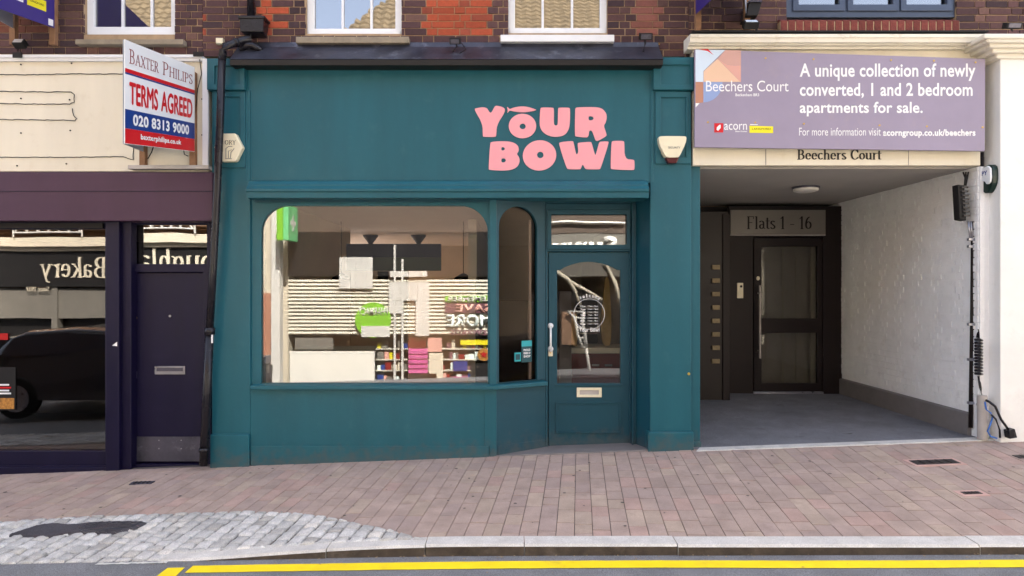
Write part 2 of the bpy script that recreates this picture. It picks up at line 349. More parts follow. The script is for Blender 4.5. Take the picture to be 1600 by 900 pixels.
GL = {
 'B': (.62, [[(.13, 0), (.13, H_)], ser(.10, 0), ser(.10, H_), arc(.28, .53, .17, .165, 90, -90) , ([(.13, .695), (.28, .695)], .4), ([(.13, .365), (.28, .365)], .4), arc(.29, .185, .21, .18, 90, -90), ([(.13, .005), (.29, .005)], .4)]),
 'A': (.68, [([(.06, 0), (.32, H_)], .45), [(.32, H_), (.58, 0)], ([(.15, .24), (.47, .24)], .4), ser(.06, 0, .08), ser(.58, 0, .09)]),
 'X': (.66, [[(.1, H_), (.54, 0)], ([(.54, H_), (.1, 0)], .45), ser(.1, H_), ser(.54, H_, .07), ser(.1, 0, .07), ser(.54, 0)]),
 'T': (.60, [[(.29, 0), (.29, H_)], ([(.04, H_), (.54, H_)], .4), ([(.04, H_), (.04, .57)], .35), ([(.54, H_), (.54, .57)], .35), ser(.29, 0)]),
 'E': (.58, [[(.13, 0), (.13, H_)], ([(.06, H_), (.48, H_)], .4), ([(.06, 0), (.5, 0)], .4), ([(.13, .36), (.38, .36)], .4), ([(.48, H_), (.48, .58)], .35), ([(.5, 0), (.5, .13)], .35)]),
 'F': (.56, [[(.13, 0), (.13, H_)], ([(.06, H_), (.48, H_)], .4), ([(.13, .36), (.38, .36)], .4), ([(.48, H_), (.48, .58)], .35), ser(.13, 0)]),
 'R': (.64, [[(.13, 0), (.13, H_)], ser(.10, 0), ser(.10, H_), arc(.29, .53, .18, .165, 90, -90), ([(.13, .695), (.29, .695)], .4), ([(.13, .365), (.29, .365)], .4), [(.3, .36), (.55, 0)], ser(.58, 0, .06)]),
 'P': (.58, [[(.13, 0), (.13, H_)], ser(.12, 0), ser(.10, H_), arc(.28, .51, .2, .185, 90, -90), ([(.13, .695), (.28, .695)], .4), ([(.13, .325), (.28, .325)], .4)]),
 'H': (.70, [[(.13, 0), (.13, H_)], [(.56, 0), (.56, H_)], ([(.13, .36), (.56, .36)], .4), ser(.13, 0), ser(.13, H_), ser(.56, 0), ser(.56, H_)]),
 'I': (.30, [[(.14, 0), (.14, H_)], ser(.14, 0), ser(.14, H_)]),
 'L': (.56, [[(.13, 0), (.13, H_)], ser(.13, H_), ([(.06, 0), (.5, 0)], .4), ([(.5, 0), (.5, .14)], .35)]),
 'S': (.52, [arc(.25, .53, .17, .17, 30, 200, 10) + [(.24, .37), (.33, .29)] + arc(.25, .17, .18, .17, 40, -160, 10), ([(.42, H_), (.42, .56)], .3), ([(.06, 0), (.06, .15)], .3)]),
 'O': (.74, [arc(.36, .35, .27, .35, 0, 360, 24)]), 'C': (.66, [arc(.36, .35, .27, .35, 35, 325, 20), ([(.58, .68), (.58, .5)], .35)]),
 'Y': (.64, [[(.08, H_), (.31, .32)], ([(.54, H_), (.31, .32)], .45), [(.31, .34), (.31, 0)], ser(.08, H_, .08), ser(.54, H_, .07), ser(.31, 0)]),
 'e': (.47, [arc(.22, .23, .16, .22, 0, 320, 18), ([(.08, .25), (.38, .25)], .4)]), 'c': (.44, [arc(.23, .23, .16, .22, 45, 320, 16)]),
 'o': (.50, [arc(.24, .23, .17, .22, 0, 360, 20)]), 'u': (.54, [[(.1, .45), (.1, .12)] + arc(.23, .13, .13, .12, 180, 300, 6) + [(.38, .1)], [(.4, .45), (.4, 0)], ser(.06, .45, .05), ser(.36, .45, .05), ser(.44, 0, .05)]),
 'h': (.54, [[(.11, 0), (.11, H_)], ser(.08, H_, .06), ser(.11, 0, .08), [(.12, .3)] + arc(.26, .3, .14, .16, 160, 0, 8) + [(.4, 0)], ser(.4, 0, .08)]),
 'n': (.54, [[(.11, 0), (.11, .45)], ser(.08, .45, .06), ser(.11, 0, .08), [(.12, .3)] + arc(.26, .3, .14, .16, 160, 0, 8) + [(.4, 0)], ser(.4, 0, .08)]),
 'r': (.38, [[(.11, 0), (.11, .45)], ser(.08, .45, .06), ser(.11, 0, .08), ([(.12, .32), (.22, .43), (.32, .42)], .8)]),
 's': (.40, [arc(.19, .34, .12, .11, 30, 200, 8) + [(.2, .23), (.26, .18)] + arc(.19, .11, .13, .11, 40, -160, 8)]),
 't': (.32, [[(.13, .62), (.13, .1)] + arc(.21, .1, .08, .09, 180, 300, 5), ([(.02, .45), (.28, .45)], .4)]),
 'l': (.27, [[(.12, 0), (.12, H_)], ser(.09, H_, .06), ser(.12, 0, .08)]), 'i': (.27, [[(.12, 0), (.12, .45)], ser(.09, .45, .06), ser(.12, 0, .08), ([(.12, .63), (.12, .65)], 1)]),
 'a': (.47, [arc(.2, .33, .14, .12, 150, 0, 8) + [(.34, .05), (.42, .02)], arc(.2, .13, .12, .12, 60, 330, 12)]),
 'k': (.54, [[(.11, 0), (.11, H_)], ser(.08, H_, .06), ser(.11, 0, .08), ([(.12, .2), (.38, .45)], .5), [(.2, .27), (.42, 0)], ser(.38, .45, .07), ser(.44, 0, .07)]),
 'y': (.52, [[(.08, .45), (.27, .02)], ([(.44, .45), (.22, -.14), (.1, -.18)], .5), ser(.08, .45, .08), ser(.44, .45, .07)]),
 'g': (.50, [arc(.22, .28, .15, .16, 0, 360, 16), ([(.34, .4), (.46, .45)], .5), arc(.24, -.07, .18, .1, 0, 360, 14), ([(.12, .13), (.1, .03), (.2, .0)], .5)]),
 'B2': (0, []), ' ': (.28, []), '-': (.36, [([(.06, .25), (.28, .25)], .7)]), '.': (.2, [([(.1, .02), (.1, .04)], .9)]),
 '1': (.40, [[(.2, 0), (.2, H_)], ([(.06, .58), (.2, H_)], .5), ser(.2, 0)]), '6': (.52, [arc(.25, .21, .17, .2, 0, 360, 16), arc(.36, .25, .28, .43, 100, 190, 8)]),
 '9': (.52, [arc(.25, .48, .17, .2, 0, 360, 16), arc(.14, .44, .28, .43, -80, 10, 8)]), '3': (.48, [arc(.2, .52, .15, .16, 140, -90, 10), arc(.2, .18, .18, .18, 90, -150, 10)]), '7': (.48, [([(.04, .68), (.42, .68)], .6), [(.42, .68), (.18, 0)]]),
}
GL.pop('B2')
def serif(name, txt, m, parent, T, u0, u1, v0, v1, wt=.1, th=.004, mirror=False, smallcaps=False):
    polys = []; x = 0; nth = .034
    for ch in txt:
        sc_ = 1
        if smallcaps and ch.islower(): ch = ch.upper(); sc_ = .8
        adv, st = GL[ch]
        for s_ in st:
            pts, k = (s_ if isinstance(s_, tuple) else (s_, 1))
            a, b = wt * k / 2, nth / 2 * (1 if k > .9 else 1.1)
            if k == .35 and pts[0][0] == pts[-1][0]: a = wt * .2
            for p, q in zip(pts, pts[1:]):
                oc = [(c0[0] + a * math.cos(t), c0[1] + b * math.sin(t)) for c0 in (p, q) for t in [i * math.pi / 4 + math.pi / 8 for i in range(8)]]
                polys.append([(x + u * sc_, v * sc_) for u, v in hull(oc)])
        x += adv * sc_ * (1.02)
    us = [p[0] for pl in polys for p in pl]; vs = [p[1] for pl in polys for p in pl]
    a0, a1, b0, b1 = min(us), max(us), min(vs), max(vs)
    s = MB()
    for i, pl in enumerate(polys):
        q = []
        for u, v in pl:
            fu = (u - a0) / (a1 - a0)
            q.append((u0 + (1 - fu if mirror else fu) * (u1 - u0), v0 + (v - b0) / (b1 - b0) * (v1 - v0)))
        s.plate(q, (), th + (i % 17) * 6e-5, 0.0, T)
    return s.build(name, m, parent)
def hull(p):
    p = sorted(set(p)); lo = []; up = []
    for q in p:
        while len(lo) > 1 and (lo[-1][0] - lo[-2][0]) * (q[1] - lo[-2][1]) - (lo[-1][1] - lo[-2][1]) * (q[0] - lo[-2][0]) <= 1e-12: lo.pop()
        lo.append(q)
    for q in reversed(p):
        while len(up) > 1 and (up[-1][0] - up[-2][0]) * (q[1] - up[-2][1]) - (up[-1][1] - up[-2][1]) * (q[0] - up[-2][0]) <= 1e-12: up.pop()
        up.append(q)
    return lo[:-1] + up[:-1]
def ptext(fn, name, txt, m, parent, p0, p1, q0, q1, d, **kw):    # text filling a rectangle measured on the photo, on a plane parallel to the street
    return fn(name, txt, m, parent, wallT(d), X(p0, d), X(p1, d), Z(q1, d), Z(q0, d), **kw)

# ------------------------------------------------------------------ ground
def lerp_tab(t, x):
    if x <= t[0][0]: return t[0][1]
    for (a, b), (c, d) in zip(t, t[1:]):
        if x <= c: return b + (d - b) * (x - a) / (c - a)
    return t[-1][1]
def sm_tab(t, x, r=.5): return sum(lerp_tab(t, x + r * k / 3) for k in range(-3, 4)) / 7
YK = [(-30, -1.9), (-12, -2.0), (-3.5, -2.05), (-.6, -2.12), (3.26, -2.37), (8, -2.75), (30, -4.4)]
FACE = [(-30, .0), (-2.35, .0), (-1.2, .06), (-.6, .072), (1.2, .065), (3, .055), (30, .055)]
def yk(x): return sm_tab(YK, x)                 # kerb front line
def zroad(x, y):
    e = yk(x) - y
    return -.075 + .0305 * x + (.018 * min(e, 2.4) if e > 0 else 0) - (.17 * max(0, e - 2.6))
def zk(x): return -.075 + .0305 * x + sm_tab(FACE, x, .35)
def zf(x): return .027 + .0369 * x              # foot of the shopfronts
def zp(x, y):
    t = max(-.3, min(1.0, y / yk(x))); return zf(x) + (zk(x) - zf(x)) * t
def gpt(px, py):
    d = CAMD - 2
    for _ in range(40): d = F * (CAMZ - zp((px - 800) / F * d, d - CAMD)) / (py - 450)
    return ((px - 800) / F * d, d - CAMD)
YO = -8.6                                        # front line of the buildings across the street
s = MB()
xs = [-30 + .5 * i for i in range(121)]
for a, b in zip(xs, xs[1:]):
    fr = [0, .25, .5, 1, 1.6, 2.4, 2.6, 3.6, 4.6, 5.2]
    for e0, e1 in zip(fr, fr[1:]):
        q = []
        for x_, e in ((a, e0), (b, e0), (b, e1), (a, e1)): y_ = yk(x_) - e + (.02 if e == 0 else 0); q.append((x_, y_, zroad(x_, y_)))
        s.face(q)
struct(s.build('road', 'asphalt', smooth=True))
# one wide sheet of ground under everything, out to the horizon
s = MB(); s.face([(-600, -600, -3.0), (600, -600, -3.0), (600, 600, -3.0), (-600, 600, -3.0)]); struct(s.build('ground', 'asphalt'))
# far pavement across the street
s = MB()
for a, b in zip(xs, xs[1:]):
    ya, yb = yk(a) - 5.2, yk(b) - 5.2; za, zb = zroad(a, ya) + .1, zroad(b, yb) + .1
    s.face([(a, ya, za - .15), (b, yb, zb - .15), (b, yb, zb), (a, ya, za)]); s.face([(a, ya, za), (b, yb, zb), (b, YO - 4, zb + .03), (a, YO - 4, za + .03)])
struct(s.build('opposite_pavement', 'asphalt'))

# near pavement: bedding sheet + individual clay pavers laid square to the kerb
SB = sorted(gpt(*p) for p in ((-500, 832), (-200, 822), (0, 816), (110, 810), (200, 806), (300, 803), (400, 800), (470, 804), (520, 811), (600, 828), (668, 845)))
def in_sett(x, y): return x < SB[-1][0] and y < lerp_tab(SB, x) and y > yk(x) + .0
pav = MB()
def bound(poly, cx, sgn):       # cut a stone along the edge between pavers (sgn 1) and setts (sgn -1)
    if cx > SB[-1][0] + .12: return poly if sgn > 0 else []
    b0, b1 = sm_tab(SB, cx - .05, .06), sm_tab(SB, cx + .05, .06); m_ = (b1 - b0) / .1; nn = math.hypot(m_, 1); c_ = ((b0 + b1) / 2 - m_ * cx) / nn
    return clip(poly, m_ / nn, -1 / nn, -c_) if sgn > 0 else clip(poly, -m_ / nn, 1 / nn, c_)
def prow(x): return [0.32, 0.05] + [yk(x) * k / 6 for k in range(1, 6)] + [yk(x) + .03]
JC = (.10, .082, .074, 1)
for a, b in zip(xs, xs[1:]):
    A, B = prow(a), prow(b)
    for i in range(len(A) - 1):
        q = [(a, A[i]), (b, B[i]), (b, B[i + 1]), (a, A[i + 1])]
        pav.face([(x_, y_, zp(x_, y_) - .007) for x_, y_ in q], JC)
def clip(poly, nx, ny, c):
    out = []
    for i in range(len(poly)):
        p, q = poly[i], poly[(i + 1) % len(poly)]
        dp, dq = p[0] * nx + p[1] * ny - c, q[0] * nx + q[1] * ny - c
        if dp <= 0: out.append(p)
        if dp * dq < 0: t = dp / (dp - dq); out.append((p[0] + (q[0] - p[0]) * t, p[1] + (q[1] - p[1]) * t))
    return out
def stone(mb, poly, zfun, h, inset, col, dome=0.0):
    # one paver: top face with a small chamfer down to the bedding
    if len(poly) < 3: return
    cx = sum(p[0] for p in poly) / len(poly); cy = sum(p[1] for p in poly) / len(poly)
    tx, ty = R.gauss(0, .004), R.gauss(0, .004)
    top = []; low = []
    for p in poly:
        dx, dy = p[0] - cx, p[1] - cy; L = math.hypot(dx, dy) or 1
        k = max(0, 1 - inset / L); x_, y_ = cx + dx * k, cy + dy * k
        top.append((x_, y_, zfun(x_, y_) + h + tx * dx + ty * dy)); low.append((p[0], p[1], zfun(p[0], p[1]) - .010))
    if dome:
        c0 = (cx, cy, zfun(cx, cy) + h + dome)
        for i in range(len(top)): mb.face([top[i], top[(i + 1) % len(top)], c0], col)
    else: mb.face(top, col)
    for i in range(len(top)): mb.face([low[i], low[(i + 1) % len(low)], top[(i + 1) % len(top)], top[i]], col)
yaw = rad(-6.0); cu_, su_ = math.cos(yaw), math.sin(yaw)
PW = .128
for i in range(-70, 90):
    v = 1.0 - R.random() * .3
    u = i * PW
    while v > -4.5:
        ln = R.choice((.16, .20, .26, .26, .32)); v0 = v - ln
        g = .0014
        poly = [(u + g, v0 + g), (u + PW - g, v0 + g), (u + PW - g, v - g), (u + g, v - g)]
        poly = [(p[0] * cu_ - p[1] * su_, p[0] * su_ + p[1] * cu_) for p in poly]
        v = v0
        cx = sum(p[0] for p in poly) / 4; cy = sum(p[1] for p in poly) / 4
        if cx < -11 or cx > 11 or cy > .15 or cy < yk(cx) - .3: continue
        poly = bound(poly, cx, 1)
        if len(poly) < 3: continue
        m_ = (yk(cx + .1) - yk(cx - .1)) / .2; nn = math.hypot(m_, 1)
        poly = clip(poly, m_ / nn, -1 / nn, (m_ * cx - (yk(cx) + .06)) / nn)
        poly = clip(poly, 0, 1, .02)
        if len(poly) < 3: continue
        t = R.gauss(0, 1); wv = R.random()
        base = [.375, .280, .234]
        if wv < .14: base = [.40, .305, .242]
        elif wv < .26: base = [.35, .262, .226]
        elif wv < .34: base = [.395, .272, .228]
        k = 1 + .035 * t
        stone(pav, poly, zp, R.gauss(0, .0010), .003, (base[0] * k, base[1] * k, base[2] * k, 1))
struct(pav.build('pavement', 'pavers'))
# granite setts of the old crossover
st = MB()
yw = rad(-7); c2, s2 = math.cos(yw), math.sin(yw)
v = -8.0
PATCH = [gpt(*p) for p in ((5, 840), (30, 833), (60, 823), (85, 821), (110, 824), (150, 819), (205, 818), (236, 819), (215, 827), (190, 835), (165, 837), (125, 836), (95, 838), (78, 843), (40, 841))]
def in_poly(p, P):
    r_ = False
    for i in range(len(P)):
        a, b = P[i], P[i - 1]
        if (a[1] > p[1]) != (b[1] > p[1]) and p[0] < (b[0] - a[0]) * (p[1] - a[1]) / (b[1] - a[1]) + a[0]: r_ = not r_
    return r_
KB = gpt(272, 869)[0]
def sett(poly, col):
    # a hand-cut sett: uneven, slightly cushioned top made of small facets
    P = []
    for a, b in zip(poly, poly[1:] + poly[:1]):
        n = max(1, round(math.hypot(b[0] - a[0], b[1] - a[1]) / .045))
        P += [(a[0] + (b[0] - a[0]) * i / n, a[1] + (b[1] - a[1]) * i / n) for i in range(n)]
    cx = sum(p[0] for p in P) / len(P); cy = sum(p[1] for p in P) / len(P); h = .008 + R.uniform(-.005, .005); tx, ty = R.gauss(0, .035), R.gauss(0, .035)
    rings = []
    for f, dz in ((1, -.018), (.95, -.004), (.82, .003), (.45, .007)):
        rings.append([(cx + (p[0] - cx) * f + R.uniform(-.003, .003), cy + (p[1] - cy) * f + R.uniform(-.003, .003), zp(*p) + h + dz + tx * (p[0] - cx) * f + ty * (p[1] - cy) * f + R.uniform(-.003, .003)) for p in P])
    for A, B in zip(rings, rings[1:]):
        for i in range(len(P)): st.face([A[i], A[(i + 1) % len(P)], B[(i + 1) % len(P)], B[i]], col)
    st.face(rings[-1], col)
for i in range(-80, 60):
    u = i * .112; v = -9 - R.random() * .2
    while v < 4:
        ln = R.uniform(.075, .135); g = .003
        poly = [(u + g + R.uniform(0, .005), v + g), (u + .112 - g - R.uniform(0, .005), v + g + R.uniform(-.006, .006)), (u + .112 - g - R.uniform(0, .005), v + ln - g), (u + g + R.uniform(0, .005), v + ln - g + R.uniform(-.006, .006))]
        poly = [(p[0] * c2 - p[1] * s2, p[0] * s2 + p[1] * c2) for p in poly]; v += ln
        cx = sum(p[0] for p in poly) / 4; cy = sum(p[1] for p in poly) / 4
        if cx < -9 or cx > SB[-1][0] + .1 or cy < yk(cx) - .12 or cy > -.3: continue
        poly = bound(poly, cx, -1)
        if len(poly) < 3: continue
        cx = sum(p[0] for p in poly) / len(poly); cy = sum(p[1] for p in poly) / len(poly)
        lim = yk(cx) + (.10 if cx > KB else .004)
        poly = clip(poly, 0, -1, -lim)
        if len(poly) < 3: continue
        k = R.uniform(.75, 1.12); t = R.random()
        b_ = (.52, .505, .48) if t > .25 else ((.44, .42, .39) if t > .1 else (.56, .53, .48))
        sett(poly, (b_[0] * k, b_[1] * k, b_[2] * k, 1))
bmesh.ops.remove_doubles(st.bm, verts=st.bm.verts[:], dist=1e-6)
struct(st.build('cobbled_apron', 'setts', smooth=True))
s = MB()
PT = [(p[0] + R.uniform(-.01, .01), p[1]) for p in chaikin(PATCH, 1)]
cx = sum(p[0] for p in PT) / len(PT); cy = sum(p[1] for p in PT) / len(PT)
for i in range(len(PT)):
    a, b = PT[i], PT[(i + 1) % len(PT)]
    A, B = [(cx + (p[0] - cx) * .93, cy + (p[1] - cy) * .93) for p in (a, b)]
    s.face([(a[0], a[1], zp(*a) + .006), (b[0], b[1], zp(*b) + .006), (B[0], B[1], zp(*B) + .026), (A[0], A[1], zp(*A) + .023)])
    s.face([(A[0], A[1], zp(*A) + .023), (B[0], B[1], zp(*B) + .026), (cx, cy, zp(cx, cy) + .025)])
bmesh.ops.remove_doubles(s.bm, verts=s.bm.verts[:], dist=1e-5)
struct(s.build('tarmac_patch', 'patch', smooth=False))
# kerb stones
jx = [gpt(p, 866)[0] for p in (262, 505, 660, 820, 1068, 1555)]
jx = jx + [jx[-1] + .9 * k for k in range(1, 7)]
s = MB()
for a, b in zip(jx, jx[1:]):
    n = max(2, int((b - a) / .2)); h = R.uniform(.003, .006); o_ = R.uniform(-.004, .004)
    pts = [a + .003 + (b - a - .006) * i / n for i in range(n + 1)]
    secs = []
    for x_ in pts:
        y_ = yk(x_) + o_; z_ = zk(x_) + h; zb = zroad(x_, y_ - .01) - .05
        zbk = zp(x_, y_ + .14) + h
        secs.append([s.bm.verts.new(p) for p in ((x_, y_ - .010, zb), (x_, y_ - .004, z_ - .014), (x_, y_ + .012, z_), (x_, y_ + .138, zbk), (x_, y_ + .14, zbk - .05))])
    for A, B in zip(secs, secs[1:]):
        for k in range(4): s.bm.faces.new([A[k], B[k], B[k + 1], A[k + 1]])
    s.bm.faces.new(secs[0]); s.bm.faces.new(secs[-1][::-1])
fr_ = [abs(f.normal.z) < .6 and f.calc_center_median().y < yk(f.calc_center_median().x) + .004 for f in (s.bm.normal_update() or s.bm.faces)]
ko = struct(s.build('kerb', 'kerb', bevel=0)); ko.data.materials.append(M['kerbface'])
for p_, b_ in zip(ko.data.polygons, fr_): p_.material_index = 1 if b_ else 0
# painted markings
def strip(name, m, x0, x1, off, wd, n=40, lift=.004, jag=.0):
    s = MB(); P = []
    for i in range(n + 1):
        x_ = x0 + (x1 - x0) * i / n; y_ = yk(x_) - off + .006 * math.sin(x_ * 2.1)
        P.append(((x_, y_ + wd / 2 + R.uniform(-jag, jag)), (x_, y_ - wd / 2 + R.uniform(-jag, jag))))
    for a, b in zip(P, P[1:]): s.face([(p[0], p[1], zroad(*p) + lift) for p in (a[0], b[0], b[1], a[1])])
    return struct(s.build(name, m))
strip('yellow_line', 'yline', X(293, -2.25), 12, .155, .112, 160, jag=.002)
s = MB()
q = [(X(262, -2.2), yk(-2.3) - .12), (X(289, -2.2), yk(-2.2) - .12), (X(270, -2.4), yk(-2.2) - .50), (X(232, -2.4), yk(-2.3) - .50)]
s.face([(p[0], p[1], zroad(*p) + .004) for p in q]); struct(s.build('yellow_end_bar', 'yline'))
strip('white_edge_mark', 'wline', X(150, -2.1), X(262, -2.1), .03, .028, 30, jag=.006)

# fallen leaves and grit in the channel (countless bits)
s = MB()
for i in range(120):
    x_ = R.uniform(-2.6, 5); y_ = yk(x_) - abs(R.gauss(0, .03)) - .012 if R.random() < .8 else yk(x_) - R.uniform(0, .3)
    a = R.uniform(0, 6.3); r = R.uniform(.004, .013); z_ = zroad(x_, y_) + .006
    s.face([(x_ + r * math.cos(a + k * 1.57) * (1, .5, 1, .5)[k], y_ + r * math.sin(a + k * 1.57) * (1, .5, 1, .5)[k], z_ + R.uniform(0, .005)) for k in range(4)])
for i in range(45):
    x_ = R.uniform(-3.9, -3.1) if R.random() < .6 else R.uniform(-5, 5); y_ = -.03 - abs(R.gauss(0, .02)) if R.random() < .7 else R.uniform(-1.9, -.1)
    a = R.uniform(0, 6.3); r = R.uniform(.003, .009); z_ = zp(x_, y_) + .006
    s.face([(x_ + r * math.cos(a + k * 1.57), y_ + r * math.sin(a + k * 1.57) * .6, z_ + R.uniform(0, .004)) for k in range(4)])
o = s.build('leaf_litter', 'leaf'); struct(o, 'stuff'); tag(o, 'small dry leaves and grit along the kerb channel and shop foot', 'leaves')

s = MB()
for i in range(90):
    x_ = R.uniform(-5, 5.2); y_ = R.uniform(-1.95, -.1)
    if in_sett(x_, y_): continue
    a = R.uniform(.006, .016)
    s.face([(x_ + a * R.uniform(.8, 1.2) * math.cos(k * .785), y_ + a * R.uniform(.8, 1.2) * math.sin(k * .785), zp(x_, y_) + .0045) for k in range(8)])
o = s.build('gum_spots', 'joint'); struct(o, 'stuff'); tag(o, 'small dark gum spots trodden into the brick pavement', 'stains')

def cover(label, p0, p1, q0, q1, frame):
    a = gpt((p0 + p1) / 2, (q0 + q1) / 2); x0, x1 = gpt(p0, (q0 + q1) / 2)[0], gpt(p1, (q0 + q1) / 2)[0]; y1, y0 = gpt((p0 + p1) / 2, q0)[1], gpt((p0 + p1) / 2, q1)[1]
    t = thing('access_cover', (a[0], a[1], zp(*a)), label, 'cover', 'small access covers set in the pavement')
    def sheet(e, h, n, m):
        s = MB(); P = [(x0 - e, y0 - e), (x1 + e, y0 - e), (x1 + e, y1 + e), (x0 - e, y1 + e)]
        s.hexa([(p[0], p[1], zp(*p) + h) for p in P], [(p[0], p[1], zp(*p) - .02) for p in P]); return s.build(n, m, t)
    if frame: sheet(.035, .004, 'frame', 'pinkfr')
    l_ = sheet(0, .007, 'lid', 'iron' if frame or p1 > 1500 else 'galv')
    s = MB(); k = 5
    for i in range(1, k):
        x_ = x0 + (x1 - x0) * i / k; s.box(x_ - .006, x_ + .006, y0 + .01, y1 - .01, zp(x_, y0) + .004, zp(x_, y1) + .011)
    s.build('rib', 'iron', t, split=True)
cover('long dark iron access cover with pinkish frame, in front of the passage', 1424, 1497, 719, 726, True)
cover('small dark access cover with wide pale pink surround, nearer the kerb', 1503, 1533, 769, 773, True)
cover('dark iron cover cut by the right edge of the view, before the white pier', 1585, 1640, 711, 716, False)
cover('tiny worn grey cover in the pavement before the navy door', 206, 238, 753, 757, False)

# ------------------------------------------------------------------ brickwork
def bricks(mb, x0, x1, z0, z1, yf, holes, colf, mb_m, course=.073, T=None, jit=.002, closers=()):
    T = T or (lambda u, v, wv: (u, yf + wv, v))
    k = 0; z = z0
    while z < z1 - .01:
        zt = min(z + course - .010, z1)
        x = x0 - R.random() * .02 - (.06 if k % 2 else 0); c = k % 2
        while x < x1:
            L = (.215, .1025)[c % 2]; c += 1
            a, b = max(x, x0), min(x + L, x1); x += L + .0105
            if b - a < .02: continue
            segs = [(a, b)]
            for h in holes:
                if z < h[3] and zt > h[2]:
                    ns = []
                    for p, q in segs:
                        if q <= h[0] or p >= h[1]: ns.append((p, q)); continue
                        if h[0] - p > .015: ns.append((p, h[0]))
                        if q - h[1] > .015: ns.append((h[1], q))
                    segs = ns
            for p, q in segs:
                j = R.gauss(0, jit); col = colf((p + q) / 2, z)
                e = [R.uniform(-.0015, .0015) for _ in range(4)]
                mb.hexa([T(p + e[0], z + e[1], j), T(q + e[1], z + e[2], j), T(q + e[2], zt + e[3], j), T(p + e[3], zt + e[0], j)], [T(p, z, .03), T(q, z, .03), T(q, zt, .03), T(p, zt, .03)], col, skip=(1,))
        z += course; k += 1
    holes_ = [h for h in holes]
    return mb
def brickcol(x, z):
    t = R.random()
    base = (.072, .038, .040) if t < .5 else ((.098, .050, .048) if t < .82 else ((.050, .030, .034) if t < .94 else (.13, .07, .058)))
    px = 800 + x / (CAMD + .12) * F; zz = Z(56, .12)
    if z > zz:
        if 406 < px < 441 or 664 < px < 757 or -30 < px < 88 or 1000 < px < 1034 or 320 < px < 330:
            base = (.34, .068, .032) if R.random() < .8 else (.26, .06, .035)
            if px > 990: base = (.22, .085, .065)
            if px < 100: base = (.15, .055, .034)
    k = R.uniform(.82, 1.18)
    return (base[0] * k, base[1] * k, base[2] * k, 1)
BY = .10                                        # face of the brickwork
ROOFZ = 9.3
def cut_wall(mb, x0, x1, z0, z1, y, holes, th):  # mortar backing with openings
    xs_ = sorted({x0, x1, *[h[0] for h in holes], *[h[1] for h in holes]}); zs_ = sorted({z0, z1, *[h[2] for h in holes], *[h[3] for h in holes]})
    xs_ = [a for a in xs_ if x0 <= a <= x1]; zs_ = [a for a in zs_ if z0 <= a <= z1]
    for a, b in zip(xs_, xs_[1:]):
        for c, d in zip(zs_, zs_[1:]):
            if any(h[0] <= (a + b) / 2 <= h[1] and h[2] <= (c + d) / 2 <= h[3] for h in holes): continue
            mb.box(a, b, y, y + th, c, d)
def building(label, x0, x1, zb, wins, base):
    t = thing('brick_building', ((x0 + x1) / 2, BY, zb), label, 'building', 'brick terrace above the shops')
    holes = [h[:4] for h in wins]
    cut = [x0, x1]
    s = MB(); bricks(s, max(x0, -8), min(x1, 8), zb, 7.2, BY, holes, brickcol, None); wl = s.build('wall', 'brick', t)
    s = MB(); cut_wall(s, x0, x1, zb, ROOFZ, BY + .009, holes, .22)
    s.box(x0, x1, 8.6, 8.8, zb, ROOFZ); s.box(x0, x0 + .12, BY + .24, 8.6, zb, ROOFZ); s.box(x1 - .12, x1, BY + .24, 8.6, zb, ROOFZ)
    s.box(x0 + .13, x1 - .13, BY + .24, 8.59, zb + .0, zb + .15)
    s.build('mortar_backing', 'mortar', t)
    s = MB(); s.box(x0, x1, BY - .25, 9, ROOFZ + .002, ROOFZ + .15); s.build('roof', 'tile', t)
    # dark rooms behind the upper windows
    s = MB(); s.box(x0 + .14, x1 - .14, 3.2, 3.3, zb + .17, ROOFZ - .02); s.build('room_partition', 'iwall', t)
    return t
def sash(t, p0, p1, qb, fr, bars, sill, sm, glazed='g_up'):
    # a sash window: frame, panes, glazing bars, stone sill. q measured on the photo at the frame plane
    d = .16; x0, x1 = X(p0, d), X(p1, d); z0 = Z(qb, d); z1 = z0 + 1.55
    s = MB(); w_ = fr[0]; wb = fr[1]
    s.plate(rect(x0, x1, z0, z1), [rect(x0 + w_, x1 - w_, z0 + wb, z0 + .80), rect(x0 + w_, x1 - w_, z0 + .86, z1 - w_)], d, d + .07)
    f = s.build('sash_window', 'upvc', t, .004)
    s = MB()
    for b in bars: s.box(X(b, d) - .012, X(b, d) + .012, d + .008, d + .05, z0 + wb, z1 - w_)
    s.box(x0 + .02, x1 - .02, d - .018, d - .001, z0 + .012, z0 + .05)
    s.build('glazing_bar', 'upvc', f, .002, split=True)
    MB().box(x0 + w_ - .005, x1 - w_ + .005, d + .026, d + .032, z0 + wb, z1 - w_).build('pane', glazed, f)
    MB().box(X(sill[0], .02), X(sill[1], .02), .02, d + .02, Z(sill[3], .02), Z(sill[2], .02)).build('sill', sm, f, .006)
    return (x0, x1, z0, z1)
def wr(p0, p1, qb, d=.16): return (X(p0, d), X(p1, d), Z(qb, d), Z(qb, d) + 1.55)
Lx, Rx = X(316, BY), X(1076, BY)
zbl, zbm, zbr = Z(95, BY), Z(88, BY), Z(56, BY)
bl = building('dark brown brick building over the cream fascia, left of the black downpipe', -14, Lx, zbl, [wr(136, 278, 57)], 0)
sash(bl, 136, 278, 57, (.072, .10), (190.5, 236), (117, 286, 61, 69), 'stone')
bm_ = building('brown and orange-red brick building directly above the teal shop', Lx + .004, Rx, zbm, [wr(480, 629, 56), wr(794, 948, 55)], 0)
sash(bm_, 480, 629, 56, (.075, .075), (535, 580), (462, 639, 57, 67), 'stone')
sash(bm_, 794, 948, 55, (.07, .075), (848, 894), (782, 960, 54, 65), 'upvc')
cw = (X(1227, .13), X(1492, .13), Z(27, .13), Z(27, .13) + 1.3)
